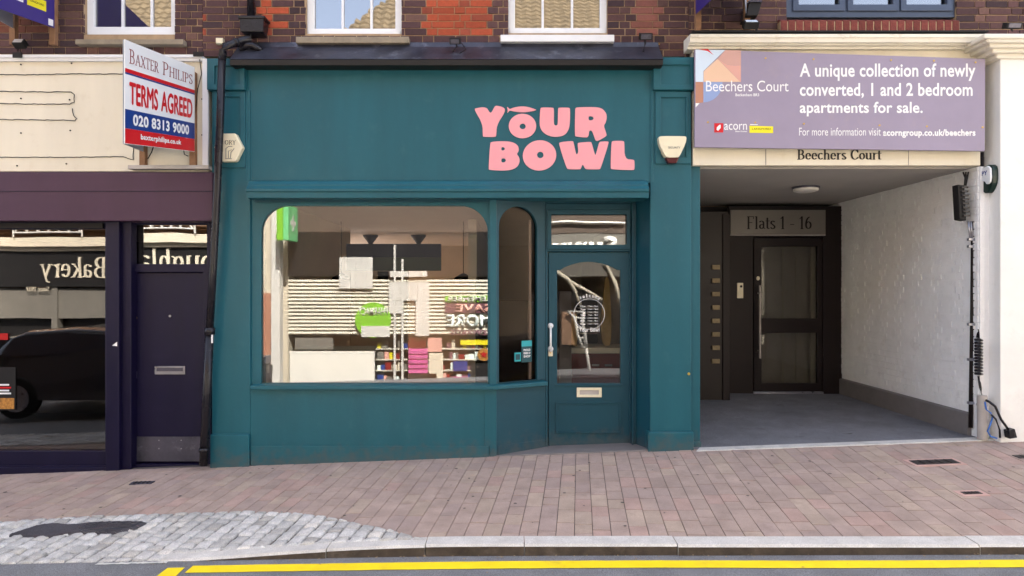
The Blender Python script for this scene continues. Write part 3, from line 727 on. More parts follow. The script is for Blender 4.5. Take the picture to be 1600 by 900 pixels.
br = building('plum-brown brick building over the passage, with a blue-grey casement window', Rx + .004, 14, zbr, [(cw[0], cw[1], Z(51, BY), cw[3])], 0)
s = MB(); d = .13; pans = [(1245, 1312), (1330, 1396), (1413, 1480)]
s.plate(rect(*cw), [rect(X(a, d), X(b, d), Z(9, d), cw[3] - .07) for a, b in pans], d, d + .07); f = s.build('casement_window', 'bluegrey', br, .004)
s = MB()
for a, b in pans: s.plate(rect(X(a - 7, d), X(b + 7, d), Z(18, d), cw[3] - .03), [rect(X(a + 2, d), X(b - 2, d), Z(8, d), cw[3] - .075)], d - .02, d - .001)
s.build('casement', 'bluegrey', f, .004, split=True)
for a, b in pans: MB().box(X(a, d), X(b, d), d + .03, d + .036, Z(10, d), cw[3] - .06).build('pane', 'g_up', f)
s = MB(); n = 23; xa, xb = X(1219, .03), X(1500, .03)
for i in range(n):
    a = xa + (xb - xa) * i / n; k = R.uniform(.8, 1.2)
    s.hexa([(a + .006, .03, Z(48, .03)), (a + (xb - xa) / n - .006, .03, Z(48, .03)), (a + (xb - xa) / n - .006, .03, Z(32, .03)), (a + .006, .03, Z(32, .03))],
           [(a + .006, .14, Z(49, .03)), (a + (xb - xa) / n - .006, .14, Z(49, .03)), (a + (xb - xa) / n - .006, .12, Z(25, .03)), (a + .006, .12, Z(25, .03))], (.17 * k, .045 * k, .036 * k, 1))
si = s.build('brick_sill', 'brick', f, .004)
MB().box(xa, xb, .036, .138, Z(48.5, .03), Z(33, .03)).build('sill_mortar', 'mortar', f)
# ground-floor masses left and right of the view, so the terrace stands on something
for x0, x1 in ((-14, -8.0), (6.6, 14)):
    s = MB(); s.box(x0, x1, BY + .01, 8.8, -1.2, 3.95); s.build('ground_floor_wall', 'oppbrick', bl if x0 < 0 else br)
for x0, x1, t in ((-8.0, Lx, bl), (Lx + .004, Rx, bm_), (Rx + .004, 6.6, br)):
    s = MB()
    if t is bl: s.box(x0, -6.25, 8.6, 8.8, -1.2, 4.2); s.box(-6.249, x1, 8.6, 8.8, -1.2, .45); s.box(-6.249, x1, 8.6, 8.8, 2.6, 4.2)  # unseen opening added in the rear wall to bring sun into the teal shop
    else: s.box(x0, x1, 8.6, 8.8, -1.2, 4.2)
    s = s; s.build('ground_floor_wall', 'oppbrick', t)

# ------------------------------------------------------------------ teal shopfront
sf = thing('shopfront', (X(710), 0, zf(X(710))), 'dark teal painted shopfront with pink lettering on its fascia', 'shopfront')
def pilaster(p0, p1, q_foot, cap, shaft, plinth, lowx):
    s = MB(); zb = min(zf(X(p0)), zf(X(p1))) - .1
    x0, x1 = X(lowx[0]), X(lowx[1])
    s.box(x0, x1, .0, .42, zb, Z(cap[3]))                                       # shaft
    pl = s.build('pilaster', 'teal', sf, .006)
    s = MB(); s.box(X(plinth[0], -.03), X(plinth[1], -.03), -.03, .2, zb, Z(plinth[2], -.03)); s.build('plinth', 'teal', pl, .008, split=True)
    a, b, c, e = cap
    s = MB(); s.plate(rect(X(a, -.05), X(b, -.05), Z(e, -.05), Z(c, -.05)), [rect(X(a + 12, -.05), X(b - 8, -.05), Z(e - 8, -.05), Z(c + 12, -.05))], -.05, -.03)
    s.box(X(a, -.05), X(b, -.05), -.03, .2, Z(e, -.05), Z(c, -.05)); s.build('cap_block', 'teal', pl, .006)
    a, b, c, e = shaft
    s = MB(); s.plate(rect(X(a, -.018), X(b, -.018), Z(e, -.018), Z(c, -.018)), [rect(X(a + 9, -.018), X(b - 8, -.018), Z(e - 10, -.018), Z(c + 9, -.018))], -.018, -.001)
    s.build('panel_moulding', 'teal', pl, .005)
    return pl
pilaster(330, 390, 732, (323, 382, 91, 140), (334, 383, 142, 262), (328, 389, 679), (331, 391))
pilaster(1017, 1092, 712, (1021, 1087, 89, 140), (1024, 1080, 143, 256), (1013, 1084, 675), (1016, 1080))
s = MB(); s.box(X(1079), X(1079) + .115, .06, .5, -.1, Z(232)); s.box(X(1080.5), X(1079) + .125, .05, .3, -.1, Z(690, .05)); s.build('pier_return', 'teal', sf, .006)
s = MB(); s.disc(X(1076), Z(584), .013, -.012, .0, 12); s.build('brass_stud', 'brass', sf)
# fascia board
s = MB(); s.box(X(386), X(1018), .012, .10, Z(286), Z(100)); fa = s.build('fascia', 'teal', sf, .004)
s = MB(); s.box(X(383), X(386.5), -.004, .1, Z(284), Z(106)); s.box(X(1017.5), X(1021), -.004, .1, Z(284), Z(106)); s.build('fascia_edge', 'teal', sf, .003, split=True)
# lead-covered cornice and gutter
x0, x1 = X(359, -.15), X(1036, -.15)
s = MB(); s.prof([(-.15, Z(102, -.15)), (-.15, Z(93, -.15)), (-.135, Z(92, -.15)), (-.13, Z(93, -.15) - .0), (.09, Z(92, -.15) - .02), (.09, Z(102, -.15) + .01), (-.10, Z(102, -.15) + .0)], x0, x1)
co = s.build('cornice', 'gutter', sf, .004)
s = MB(); s.prof([(-.152, Z(92.5, -.15)), (-.14, Z(91.0, -.15)), (-.02, Z(80, -.02)), (.05, Z(73, .05)), (.085, Z(66, .085)), (.096, Z(66, .085)), (.096, Z(92, -.15))], x0 - .004, x1 + .004)
bmesh.ops.bisect_plane(s.bm, geom=s.bm.verts[:] + s.bm.edges[:] + s.bm.faces[:], plane_co=(0, 0, 0), plane_no=(1, 0, 0))
s.build('lead_flashing', 'lead', co)
s = MB(); s.box(x0 + .05, x1, .080, .098, Z(76, .08), Z(67, .08)); s.build('flashing_strip', 'gutter', co)
for px_, py_ in ((538, 73), (655, 72), (743, 71), (866, 71), (1030, 69)):
    MB().disc(X(px_, .075), Z(py_, .075), .007, .07, .082, 8).build('fixing', 'brass', co)
# pink letters
def zp1(p): return (730 + p[0] / 7.5, 155 + p[1] / 7.5)
def zp2(p): return (850 + p[0] / 7.5, 155 + p[1] / 7.5)
def ell(cx, cy, rx, ry, n=40, rot=0): return [(cx + rx * math.cos(t) * math.cos(rot) - ry * math.sin(t) * math.sin(rot), cy + rx * math.cos(t) * math.sin(rot) + ry * math.sin(t) * math.cos(rot)) for t in [i * 2 * math.pi / n for i in range(n)]]
LET = [
 ('letter', zp1, [(82,120),(100,103),(225,88),(262,157),(285,157),(320,85),(345,72),(440,98),(443,150),(345,300),(342,430),(325,442),(190,440),(182,430),(180,285)], []),
 ('fish_emblem', zp1, [(497,117),(540,98),(600,86),(650,82),(700,87),(760,103),(810,122),(810,125),(760,140),(700,150),(650,153),(600,150),(540,140),(497,128),(480,150),(470,160),(476,122),(464,86),(480,96)], []),
 ('letter', zp1, ell(648, 313, 161, 144), [ell(650, 317, 36, 33, 20)]),
 ('letter', zp1, [(855,110),(870,95),(1005,97),(1018,110),(1015,285),(1025,303),(1040,308),(1055,303),(1063,285),(1065,110),(1072,97),(1195,97),(1207,110),(1205,290),(1185,370),(1135,425),(1040,443),(960,430),(890,390),(858,335),(848,290)], []),
 ('letter', zp2, [(365,115),(372,100),(400,93),(600,90),(680,105),(730,160),(738,215),(722,280),(698,308),(737,415),(730,432),(640,485),(612,487),(600,470),(565,365),(530,362),(522,445),(470,448),(375,435),(362,425)], [[(523,198),(555,196),(582,212),(582,232),(560,247),(523,247)]]),
 ('letter', zp1, [(268,515),(285,497),(430,490),(530,500),(590,535),(607,580),(600,615),(578,640),(610,680),(617,730),(590,790),(530,825),(430,838),(258,828),(250,815)], [[(400,560),(430,560),(445,580),(430,600),(400,600)], [(400,693),(435,690),(457,712),(440,740),(400,740)]]),
 ('letter', zp1, ell(848, 658, 197, 178, 40, -.15), [ell(857, 652, 38, 38, 20)]),
 ('letter', zp2, [(172,520),(190,502),(335,487),(347,500),(375,640),(388,648),(405,610),(393,520),(405,508),(545,497),(560,510),(595,648),(608,652),(645,510),(660,495),(750,493),(762,508),(665,810),(650,822),(500,822),(480,810),(460,768),(450,768),(435,810),(425,822),(285,822),(265,805)], []),
 ('letter', zp2, [(790,500),(808,487),(930,487),(943,500),(945,700),(1050,707),(1062,720),(1062,820),(1050,832),(790,822),(782,808)], [])]
for nm, f_, out, hs in LET:
    cv = lambda P: [(X(f_(p)[0]), Z(f_(p)[1])) for p in P]
    o_ = cv(out); hh = [cv(h) for h in hs]
    if len(out) < 30: o_ = chaikin(o_, 2, .25)
    hh = [chaikin(h, 2, .25) if len(h) < 15 else h for h in hh]
    MB().plate(o_, hh, .002, .0125).build(nm, 'pink', fa, .001)
# awning box / architrave with two stepped ledges
x0, x1 = X(385, -.16), X(1014, -.16)
s = MB(); s.prof([(-.16, Z(309, -.16)), (-.16, Z(300, -.16)), (-.175, Z(299, -.175)), (-.178, Z(295, -.175)), (-.14, Z(290.5, -.14)), (-.14, Z(288.5, -.14)), (-.10, Z(283, -.10)), (.01, Z(282, .01)), (.10, Z(282, .01)), (.10, Z(309, -.16)), (-.02, Z(309, -.16))], x0, x1)
s.build('awning_box', 'teal', sf, .002)
# big window
wf_x0, wf_x1 = X(391), X(768)
s = MB(); s.plate(rect(X(391, .03), X(771, .03), Z(600, .03), Z(303, .03)), [rrect(X(408, .03), X(762, .03), Z(599.5, .03), Z(321.5, .03), .27, .0, 12)], .03, .09)
wf = s.build('window_frame', 'teal', sf, .006)
s = MB(); s.plate(rect(X(398, .022), X(770, .022), Z(316, .022), Z(309, .022)), (), .016, .03); s.build('head_bead', 'teal_dark', wf, .002)
MB().box(X(400, .06), X(768, .06), .058, .066, Z(604, .06), Z(315, .06)).build('pane', 'g_shop', wf)
cpx = 770
s = MB(); s.box(X(765), X(776), -.004, .085, zf(X(770)) - .1, Z(305)); s.build('corner_post', 'teal', sf, .006)
# sill runs round the bay
DR = .28; dxa, dxb = X(775), X(852, DR)
ndx, ndy = dxb - dxa, DR; nl = math.hypot(ndx, ndy); tx, ty = ndx / nl, ndy / nl; nx_, ny_ = ty, -tx   # outward normal of the bay cheek
def cheek(u, v, wv): return (dxa + tx * u + nx_ * wv, ty * u + ny_ * wv, v)      # u along the cheek
s = MB()
zs0, zs1 = Z(609, -.05), Z(600, -.02)
s.hexa([(X(391, -.05), -.05, zs0), (dxa + .03, -.05, zs0), (dxa + .03, -.05, zs1 - .012), (X(391, -.05), -.05, zs1 - .012)], [(X(391), .09, zs0), (dxa - .005, .09, zs0), (dxa - .005, .09, zs1), (X(391), .09, zs1)])
s.hexa([cheek(-.0, zs0, .055), cheek(nl, zs0, .055), cheek(nl, zs1 - .012, .055), cheek(-.0, zs1 - .012, .055)], [cheek(-.0, zs0, -.05), cheek(nl, zs0, -.05), cheek(nl, zs1, -.05), cheek(0, zs1, -.05)])
s.build('sill', 'teal', sf, .006)
# stall risers
s = MB(); s.box(X(391), X(768), .004, .10, zf(X(391)) - .12, zs0 + .01); s.build('stall_riser', 'teal', sf, .003)
sr = s
s = MB(); s.box(X(392), X(764), -.008, .004, zf(X(391)) - .12, Z(697)); s.box(X(757), X(766), -.004, .004, Z(697), zs0); s.build('skirting_board', 'teal', sf, .003)
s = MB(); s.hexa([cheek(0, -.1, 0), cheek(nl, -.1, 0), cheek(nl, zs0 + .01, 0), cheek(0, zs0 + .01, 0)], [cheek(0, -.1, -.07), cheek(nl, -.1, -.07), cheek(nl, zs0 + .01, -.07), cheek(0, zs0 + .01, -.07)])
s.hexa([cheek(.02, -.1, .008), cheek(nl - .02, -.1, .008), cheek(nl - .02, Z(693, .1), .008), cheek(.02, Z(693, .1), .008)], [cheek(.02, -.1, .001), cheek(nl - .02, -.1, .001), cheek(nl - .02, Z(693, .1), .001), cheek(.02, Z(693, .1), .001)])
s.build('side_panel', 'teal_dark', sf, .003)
# arched side light in the cheek
ua, ub = .035, nl - .10
s = MB(); s.plate([(p[0], p[1]) for p in rect(0, nl, zs1 - .0, Z(303))], [rrect(ua, ub, zs1 + .005, Z(322, .08), (ub - ua) / 2 * .999, 0, 14)], 0, -.06, lambda u, v, wv: cheek(u, v, wv))
sl = s.build('side_light_frame', 'teal_dark', sf, .005)
s = MB(); s.plate(rect(ua - .02, ub + .02, zs1 + .0, Z(316, .08)), (), -.03, -.036, lambda u, v, wv: cheek(u, v, wv)); s.build('pane', 'g_side', sl)
def sticker(name, m, u0, u1, v0, v1, lift): s = MB(); s.plate(rect(u0, u1, v0, v1), (), -.030 + lift, -.0305 + lift, lambda u, v, wv: cheek(u, v, wv)); return s.build(name, m, sl)
k_ = lambda px_: (X(px_, DR * .5) - dxa) / tx * 1.0
def uof(px_):   # where the sight line of photo column px_ meets the cheek
    a = (px_ - 800) / F; return (a * CAMD - dxa) / (tx - a * ty)
dm = .14
sticker('sticker', 'dteal', uof(817), uof(833), Z(567, dm), Z(533, dm), .002); sticker('sticker', 'tealst', uof(817), uof(833), Z(542, dm), Z(533, dm), .0035)
sticker('sticker', 'tealst', uof(806), uof(816), Z(565, dm), Z(551, dm), .002); sticker('sticker', 'dteal', uof(807.5), uof(814.5), Z(562.5, dm), Z(553.5, dm), .0035)
Tst = lambda u, v, wv: cheek(u, v, -.025 + wv)
for i, tx_ in enumerate(('PROUD', 'MEMBER OF', 'SHOP')): sans('sticker_text', tx_, 'wprint', sl, Tst, uof(820), uof(830.5), Z(549.5 + 5 * i, dm), Z(546 + 5 * i, dm), th=.001, bold=.03)
s = MB(); s.plate(rect(uof(830.5), uof(834), zs1 + .01, Z(342, dm)), (), -.075, -.05, lambda u, v, wv: cheek(u, v, wv)); s.build('inner_trim', 'upvc', sl)
# ceiling soffit over recess, door frame, fanlight and door
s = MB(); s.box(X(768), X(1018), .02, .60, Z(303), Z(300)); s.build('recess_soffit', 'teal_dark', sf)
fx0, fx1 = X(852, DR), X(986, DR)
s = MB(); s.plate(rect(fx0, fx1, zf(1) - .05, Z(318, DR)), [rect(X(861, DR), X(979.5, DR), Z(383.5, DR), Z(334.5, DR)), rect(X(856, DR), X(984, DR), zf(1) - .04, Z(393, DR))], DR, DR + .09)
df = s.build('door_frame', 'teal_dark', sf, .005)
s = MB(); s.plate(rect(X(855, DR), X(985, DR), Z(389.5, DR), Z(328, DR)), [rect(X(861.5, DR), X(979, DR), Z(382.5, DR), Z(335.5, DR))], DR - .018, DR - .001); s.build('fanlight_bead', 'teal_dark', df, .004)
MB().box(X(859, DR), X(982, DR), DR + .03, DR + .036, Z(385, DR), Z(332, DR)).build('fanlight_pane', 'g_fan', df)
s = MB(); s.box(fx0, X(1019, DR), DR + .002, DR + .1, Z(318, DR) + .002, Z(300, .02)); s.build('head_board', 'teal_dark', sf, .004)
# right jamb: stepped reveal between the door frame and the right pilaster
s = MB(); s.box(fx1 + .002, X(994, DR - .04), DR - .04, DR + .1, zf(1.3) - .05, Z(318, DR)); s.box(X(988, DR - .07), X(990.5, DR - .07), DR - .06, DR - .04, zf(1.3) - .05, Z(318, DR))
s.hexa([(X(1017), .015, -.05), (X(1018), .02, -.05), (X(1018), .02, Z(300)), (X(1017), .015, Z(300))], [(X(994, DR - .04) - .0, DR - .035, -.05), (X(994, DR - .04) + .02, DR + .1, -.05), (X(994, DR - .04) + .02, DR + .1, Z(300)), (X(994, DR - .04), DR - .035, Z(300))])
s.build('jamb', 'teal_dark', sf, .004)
DD = DR + .03
dx0, dx1, dz0, dz1 = X(857, DD), X(984, DD), Z(705, DD), Z(394, DD)
gx0, gx1, gz0 = X(870.5, DD), X(969.5, DD), Z(599, DD)
zs_, za_ = Z(422, DD), Z(409.5, DD)
top = [(gx1, zs_), (gx1 - .035, zs_ + .003)] + [(gx1 - .035 - (gx1 - gx0 - .07) * i / 14, zs_ + .003 + (za_ - zs_) * math.sin(math.pi * i / 14) ** .8) for i in range(1, 14)] + [(gx0 + .035, zs_ + .003), (gx0, zs_)]
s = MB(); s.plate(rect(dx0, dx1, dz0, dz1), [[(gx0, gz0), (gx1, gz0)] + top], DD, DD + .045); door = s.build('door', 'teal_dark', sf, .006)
s = MB()
for e0, e1, yy in ((0, .016, -.012), (.016, .03, -.006)):
    s.plate(rect(X(868, DD) + e0, X(971, DD) - e0, Z(677, DD) + e0, Z(628, DD) - e0), [rect(X(868, DD) + e1, X(971, DD) - e1, Z(677, DD) + e1, Z(628, DD) - e1)], DD + yy, DD - .0005)
s.build('panel_moulding', 'teal_dark', door, .003)
s = MB(); s.box(gx0 - .02, gx1 + .02, DD - .014, DD - .0005, gz0 - .025, gz0 - .004); s.build('glazing_bead', 'teal_dark', door, .004)
MB().box(gx0 - .01, gx1 + .01, DD + .02, DD + .026, gz0 - .01, za_ + .02).build('pane', 'g_door', door)
hx = X(860.5, DD - .04)
s = MB(); s.tube([(hx, DD - .045, Z(549, DD)), (hx, DD - .045, Z(511, DD))], .011, 10)
for q_ in (509, 545):
    s.disc(hx, Z(q_, DD), .030, DD - .012, DD, 20); s.tube([(hx, DD - .05, Z(q_, DD)), (hx, DD, Z(q_, DD))], .013, 10)
s.build('handle', 'upvc', door, 0, True)
s = MB(); s.box(hx - .024, hx + .024, DD - .012, DD, Z(556.5, DD), Z(547.5, DD)); s.build('lock', 'bell', door, .004)
s = MB(); s.disc(hx, Z(551, DD), .007, DD - .016, DD - .011, 10); s.build('keyhole', 'brass', door)
s = MB(); s.plate(rect(X(901, DD), X(940, DD), Z(620.5, DD), Z(605.5, DD)), [rect(X(905.5, DD), X(935.5, DD), Z(616.5, DD), Z(609.5, DD))], DD - .012, DD)
lp = s.build('letter_plate', 'bell', door, .004); MB().box(X(905, DD), X(936, DD), DD - .004, DD, Z(617, DD), Z(609, DD)).build('flap', 'conduit', lp)
# vinyl on the door glass: ring, welcome, name and opening hours
Td = wallT(DD + .019)
s = MB(); n = 48; cx, cz, rr = X(921, DD), Z(491, DD), .165
s.plate(ell(cx, cz, rr, rr, n), [ell(cx, cz, rr - .0045, rr - .0045, n)], .001, 0, Td); s.build('ring_decal', 'wprint', door)
def arct(txt, r, a0, a1, size):
    for i, ch in enumerate(txt):
        if ch == ' ': continue
        a = rad(a0 + (a1 - a0) * i / (len(txt) - 1)); px_, pz_ = cx + r * math.cos(a), cz + r * math.sin(a); ta = a - math.pi / 2
        def T(u, v, wv, px_=px_, pz_=pz_, ta=ta): return Td(px_ + u * math.cos(ta) - v * math.sin(ta), pz_ + u * math.sin(ta) + v * math.cos(ta), wv)
        w_ = size * (.3 if ch in 'l!' else .62); sans('welcome_decal', ch, 'wprint', door, T, -w_ / 2, w_ / 2, 0, size if ch in 'Wl' else size * .75, th=.001, bold=.02)
arct('Welcome', .178, 118, 58, .036)
sans('name_decal', 'Your Bowl', 'wprint', door, Td, X(905, DD), X(937, DD), Z(518.5, DD), Z(512, DD), bold=.02, th=.001)
for i in range(7):
    sans('hours_decal', ('Mon', 'Tue', 'Wed', 'Thu', 'Fri', 'Sat', 'Sun')[i], 'wprint', door, Td, X(907, DD), X(915, DD), Z(480 + i * 4.6, DD), Z(477.4 + i * 4.6, DD), th=.001, bold=.02)
    sans('hours_decal', '11am - 9pm', 'wprint', door, Td, X(919, DD), X(935, DD), Z(480 + i * 4.6, DD), Z(477.4 + i * 4.6, DD), th=.001, bold=.02)
# step of the recess
s = MB(); P = [(dxa - .02, .0), (X(1014), .0), (X(1014), .5), (dxa - .02, .5)]
s.hexa([(p[0], p[1] - .005, zf(p[0]) + .012) for p in P], [(p[0], p[1] - .005, -.15) for p in P]); s.build('door_step', 'skirt', sf, .006)
# room behind; an unseen recess and rear opening are added to let daylight in
x0, x1, z0, z1 = X(391) - .05, X(1019) + .2, .02, Z(312, .3)
s = MB(); s.box(x0, x1, .40, 8.4, -.1, z0 + .03); s.box(-6.2, x0 - .001, 4.2, 8.4, -.1, z0 + .03); s.build('room_floor', 'ifloor', sf)
s = MB(); s.box(x0, x1, .10, 8.4, z1 + .05, z1 + .15); s.box(-6.2, x0 - .001, 4.2, 8.4, z1 + .05, z1 + .15); s.build('room_ceiling', 'iceil', sf)
s = MB(); s.box(x0 - .1, x0, .10, 4.2, -.1, z1 + .1); s.box(-6.2, x0 - .101, 4.1, 4.2, -.1, z1 + .1); s.box(-6.3, -6.2, 4.1, 8.5, -.1, z1 + .1); s.box(-6.2, x0 - .001, 8.4, 8.5, -.1, .5); s.box(-6.2, x0 - .001, 8.4, 8.5, 2.40, z1 + .1); s.box(-4.7, -1.9, 5.2, 5.3, .05, 2.3); s.box(x1, x1 + .1, .5, 8.5, -.1, z1 + .1); s.box(x0, x1, 8.4, 8.5, -.1, z1 + .1); s.box(-.62, -.50, 2.6, 8.4, .05, z1 + .04); s.build('room_wall', 'iwall', sf)  # includes an added cross-wall that hides the added rear opening from the camera
s = MB(); s.box(-.495, .55, 2.2, 2.3, .05, 1.55); s.build('partition', 'idark', sf)

# ------------------------------------------------------------------ things inside the teal shop
def at(px_, d): return X(px_, d)
d = .62
t = thing('counter', (X(515, d), d + .3, .1), 'white counter block just inside the shop window, left of centre', 'counter')
MB().box(X(452, d), X(584, d), d, d + .6, .06, Z(553, d)).build('cabinet', 'icounter', t, .006); MB().box(X(450, d), X(586, d), d - .02, d + .62, Z(553, d) + .001, Z(548, d)).build('worktop', 'icounter', t, .005)
d = 2.4
t = thing('menu_board', (X(615, d), d, Z(422, d)), 'long dark navy board hanging from the shop ceiling behind the big window', 'board')
MB().pb(541, 689, 381, 402, d, d + .05).build('board_panel', 'imenu', t); MB().pb(541, 689, 402.2, 423, d, d + .05).build('board_panel', 'imenug', t)
for k, (px_, lb) in enumerate(((579, 'dark funnel-shaped ceiling speaker over the left part of the navy board'), (654, 'dark funnel-shaped ceiling speaker over the right part of the navy board'))):
    d = 5.4; zt = z1 + .05
    t = thing('ceiling_speaker', (X(px_, d), d, zt - .2), lb, 'speaker', 'funnel-shaped speakers on the shop ceiling')
    MB().tube([(X(px_, d), d, Z(384, d)), (X(px_, d), d, Z(380, d)), (X(px_, d), d, Z(370, d)), (X(px_, d), d, Z(368, d))], [.03, .045, .13, .145], 18).build('cone', 'imenu', t, 0, True)
    MB().tube([(X(px_, d), d, Z(368, d)), (X(px_, d), d, zt)], .012).build('stem', 'dblack', t)
for px_, lb in ((724, 'thin-stemmed hanging lamp at the right of the shop window'), (533, 'thin-stemmed hanging lamp at the left end of the navy board')):
    d = 3.0; t = thing('pendant_lamp', (X(px_, d), d, 1.9), lb, 'lamp', 'thin hanging lamps inside the shop')
    MB().tube([(X(px_, d), d, Z(428, d)), (X(px_, d), d, z1 + .05)], .006, 6).build('flex', 'dblack', t)
    MB().tube([(X(px_, d), d, Z(437, d)), (X(px_, d), d, Z(433, d)), (X(px_, d), d, Z(427, d))], [.15, .12, .02], 18).build('shade', 'idark', t, 0, True)
for p0, p1, q0, q1, dd, nm, m_ in ((518, 531, 400, 437, 4.4, 'wall_panel', 'ired'), (487, 503, 367, 402, 4.0, 'wall_panel', 'ired'), (590, 606, 424, 436, 4.6, 'wall_panel', 'idark'), (440, 486, 404, 440, 5.1, 'wall_panel', 'ired')):
    MB().pb(p0, p1, q0, q1, dd, dd + .05).build(nm, m_, sf)
d = 1.5
t = thing('wall_cabinet', (X(920, d), d + .2, .1), 'dark red low cabinet with pale worktop seen through the door glass', 'cabinet')
MB().box(X(872, d), X(972, d), d, d + .5, .08, Z(552, d)).build('carcass', 'ired', t, .004); MB().box(X(870, d) - .03, X(975, d) + .1, d - .04, d + .52, Z(552, d) + .001, Z(543, d)).build('worktop', 'icounter', t, .004)
for k in range(2): MB().box(X(925 + 20 * k, d), X(936 + 20 * k, d), d - .02, d - .001, Z(572, d), Z(569, d)).build('handle', 'steel', t)
d = 1.35
tag(MB().box(X(874, d), X(893, d), d, d + .3, .07, Z(455, d)).build('fridge', 'skirt', None, .006), 'grey upright fridge cabinet at the left of the door glass', 'fridge')
d = 2.1
t = thing('shelf_unit', (X(920, d), d, .1), 'dark shelf rack stacked with pale trays seen inside the ring on the door', 'shelf')
MB().box(X(903, d), X(938, d), d + .25, d + .27, Z(545, d), Z(470, d)).build('back', 'dblack', t)
for k in range(6): MB().box(X(904, d), X(937, d), d, d + .24, Z(482 + 8 * k, d), Z(480 + 8 * k, d)).build('tray', 'conduit', t)
d = 1.75
s = MB(); s.plate(chaikin([(X(941, d), Z(540, d)), (X(956, d), Z(543, d)), (X(955, d), Z(470, d)), (X(951, d), Z(432, d)), (X(946, d), Z(432, d)), (X(942, d), Z(470, d)), (X(938, d), Z(505, d))], 2), (), d, d + .06)
tag(s.build('apron', 'apron', None, .01), 'tan canvas apron hanging at the right side of the door glass', 'apron')
d = 1.3
t = thing('crate', (X(885, d), d, Z(540, d)), 'tan wicker basket crate on the worktop behind the door', 'crate')
d = 1.6; MB().box(X(884, d), X(902, d), d, d + .2, Z(543, d) + .02, Z(490, d)).build('basket', 'apron', t, .01)

# ------------------------------------------------------------------ left shop: plum beam, cream fascia, navy door
ls = thing('shopfront', (-5.2, 0, zf(-5.2)), 'closed shop with blank cream fascia, plum beam and navy joinery', 'shopfront')
xl = -8.0; xr = X(327)
s = MB(); s.box(xl, X(325), .0, .1, Z(268), Z(95)); fb = s.build('fascia', 'cream', ls, .004)
s = MB(); s.box(X(318), X(327), -.03, -.001, Z(266), Z(93)); s.build('fascia_trim', 'upvc', ls, .004)
s = MB(); s.box(xl, X(318), -.05, .09, Z(90, -.05), Z(85, -.05)); s.box(xl, X(318), -.035, .09, Z(95.5, -.03), Z(91, -.03)); s.build('top_rail', 'upvc', ls, .004, split=True)
s = MB(); s.box(X(20, -.06), X(34, -.06), -.065, -.052, Z(90, -.06), Z(82, -.06)); s.box(X(302, -.06), X(318, -.06), -.065, -.052, Z(88, -.06), Z(81, -.06)); s.build('rail_clip', 'dblack', ls, split=True)
# electrician's loops left from the old letters
s = MB()
def wire(pts):
    q = []
    for (a, b), (c, e) in zip(pts, pts[1:]):
        n = max(2, int(math.hypot(c - a, e - b) / 5))
        for i in range(n): q.append((X(a + (c - a) * i / n), -.008 - .006 * math.sin(i * 1.3), Z(b + (e - b) * i / n + R.uniform(-.35, .35))))
    q.append((X(pts[-1][0]), -.008, Z(pts[-1][1]))); s.tube(q, .0042, 6)
wire([(-60, 117), (0, 117), (60, 117), (120, 116), (193, 116)]); wire([(-60, 143), (0, 143), (60, 144), (112, 144), (117, 148), (117, 160), (110, 163), (60, 163), (0, 162), (-60, 162)])
wire([(-60, 187), (0, 187), (100, 188), (118, 189), (121, 186), (116, 181), (114, 170)]); wire([(-60, 246), (0, 246), (100, 246), (193, 245), (201, 248), (209, 250), (209, 230)])
s.build('loose_wire', 'dblack', ls, 0, True)
s = MB()
for px_, py_ in ((33, 101), (112, 99), (33, 154), (109, 156), (33, 208), (110, 204), (27, 259), (104, 256), (316, 155), (316, 211), (240, 150)): s.disc(X(px_), Z(py_), .008, -.006, .0, 8)
s.build('screw', 'dblack', ls, split=True)
s = MB(); s.box(xl, X(332, -.08), -.08, .14, Z(345, -.08), Z(269, -.08)); s.build('beam', 'purple', ls, .005)
s = MB(); s.box(xl, X(332, -.09), -.084, -.0801, Z(299.5, -.08), Z(298.5, -.08)); s.build('beam_seam', 'navy', ls)
d = .05
zb = zf(-5) - .15
s = MB(); s.plate(rect(xl, X(205, d), zb + .0, Z(346, d)), [rect(X(-90, d), X(164, d), Z(705, d), Z(358, d))], d, d + .10); fr = s.build('window_frame', 'navy', ls, .006)
s = MB(); s.box(xl, X(166, d - .04), d - .04, d - .0, zb, Z(731, d - .04)); s.box(xl, X(166, d - .02), d - .02, d - .0, Z(731, d), Z(727, d)); s.build('plinth_rail', 'navy', ls, .004)
s = MB(); s.box(X(165, d - .05), X(186, d - .05), d - .05, d + .0, zb, Z(346, d)); s.build('mullion', 'navy', ls, .006)
s = MB(); s.box(xl, X(160, d - .03), d - .03, d, Z(357, d), Z(349, d)); s.build('blind_box', 'dblack', ls, .004)
MB().box(xl, X(166, d), d + .05, d + .056, Z(707, d), Z(354, d)).build('pane', 'g_bak', fr)
s = MB(); s.face([(X(175, -.002), -.002, Z(540, 0)), (X(183, -.002), -.002, Z(541, 0)), (X(183, -.002), -.002, Z(534, 0))]); s.build('white_sticker', 'wprint', ls)
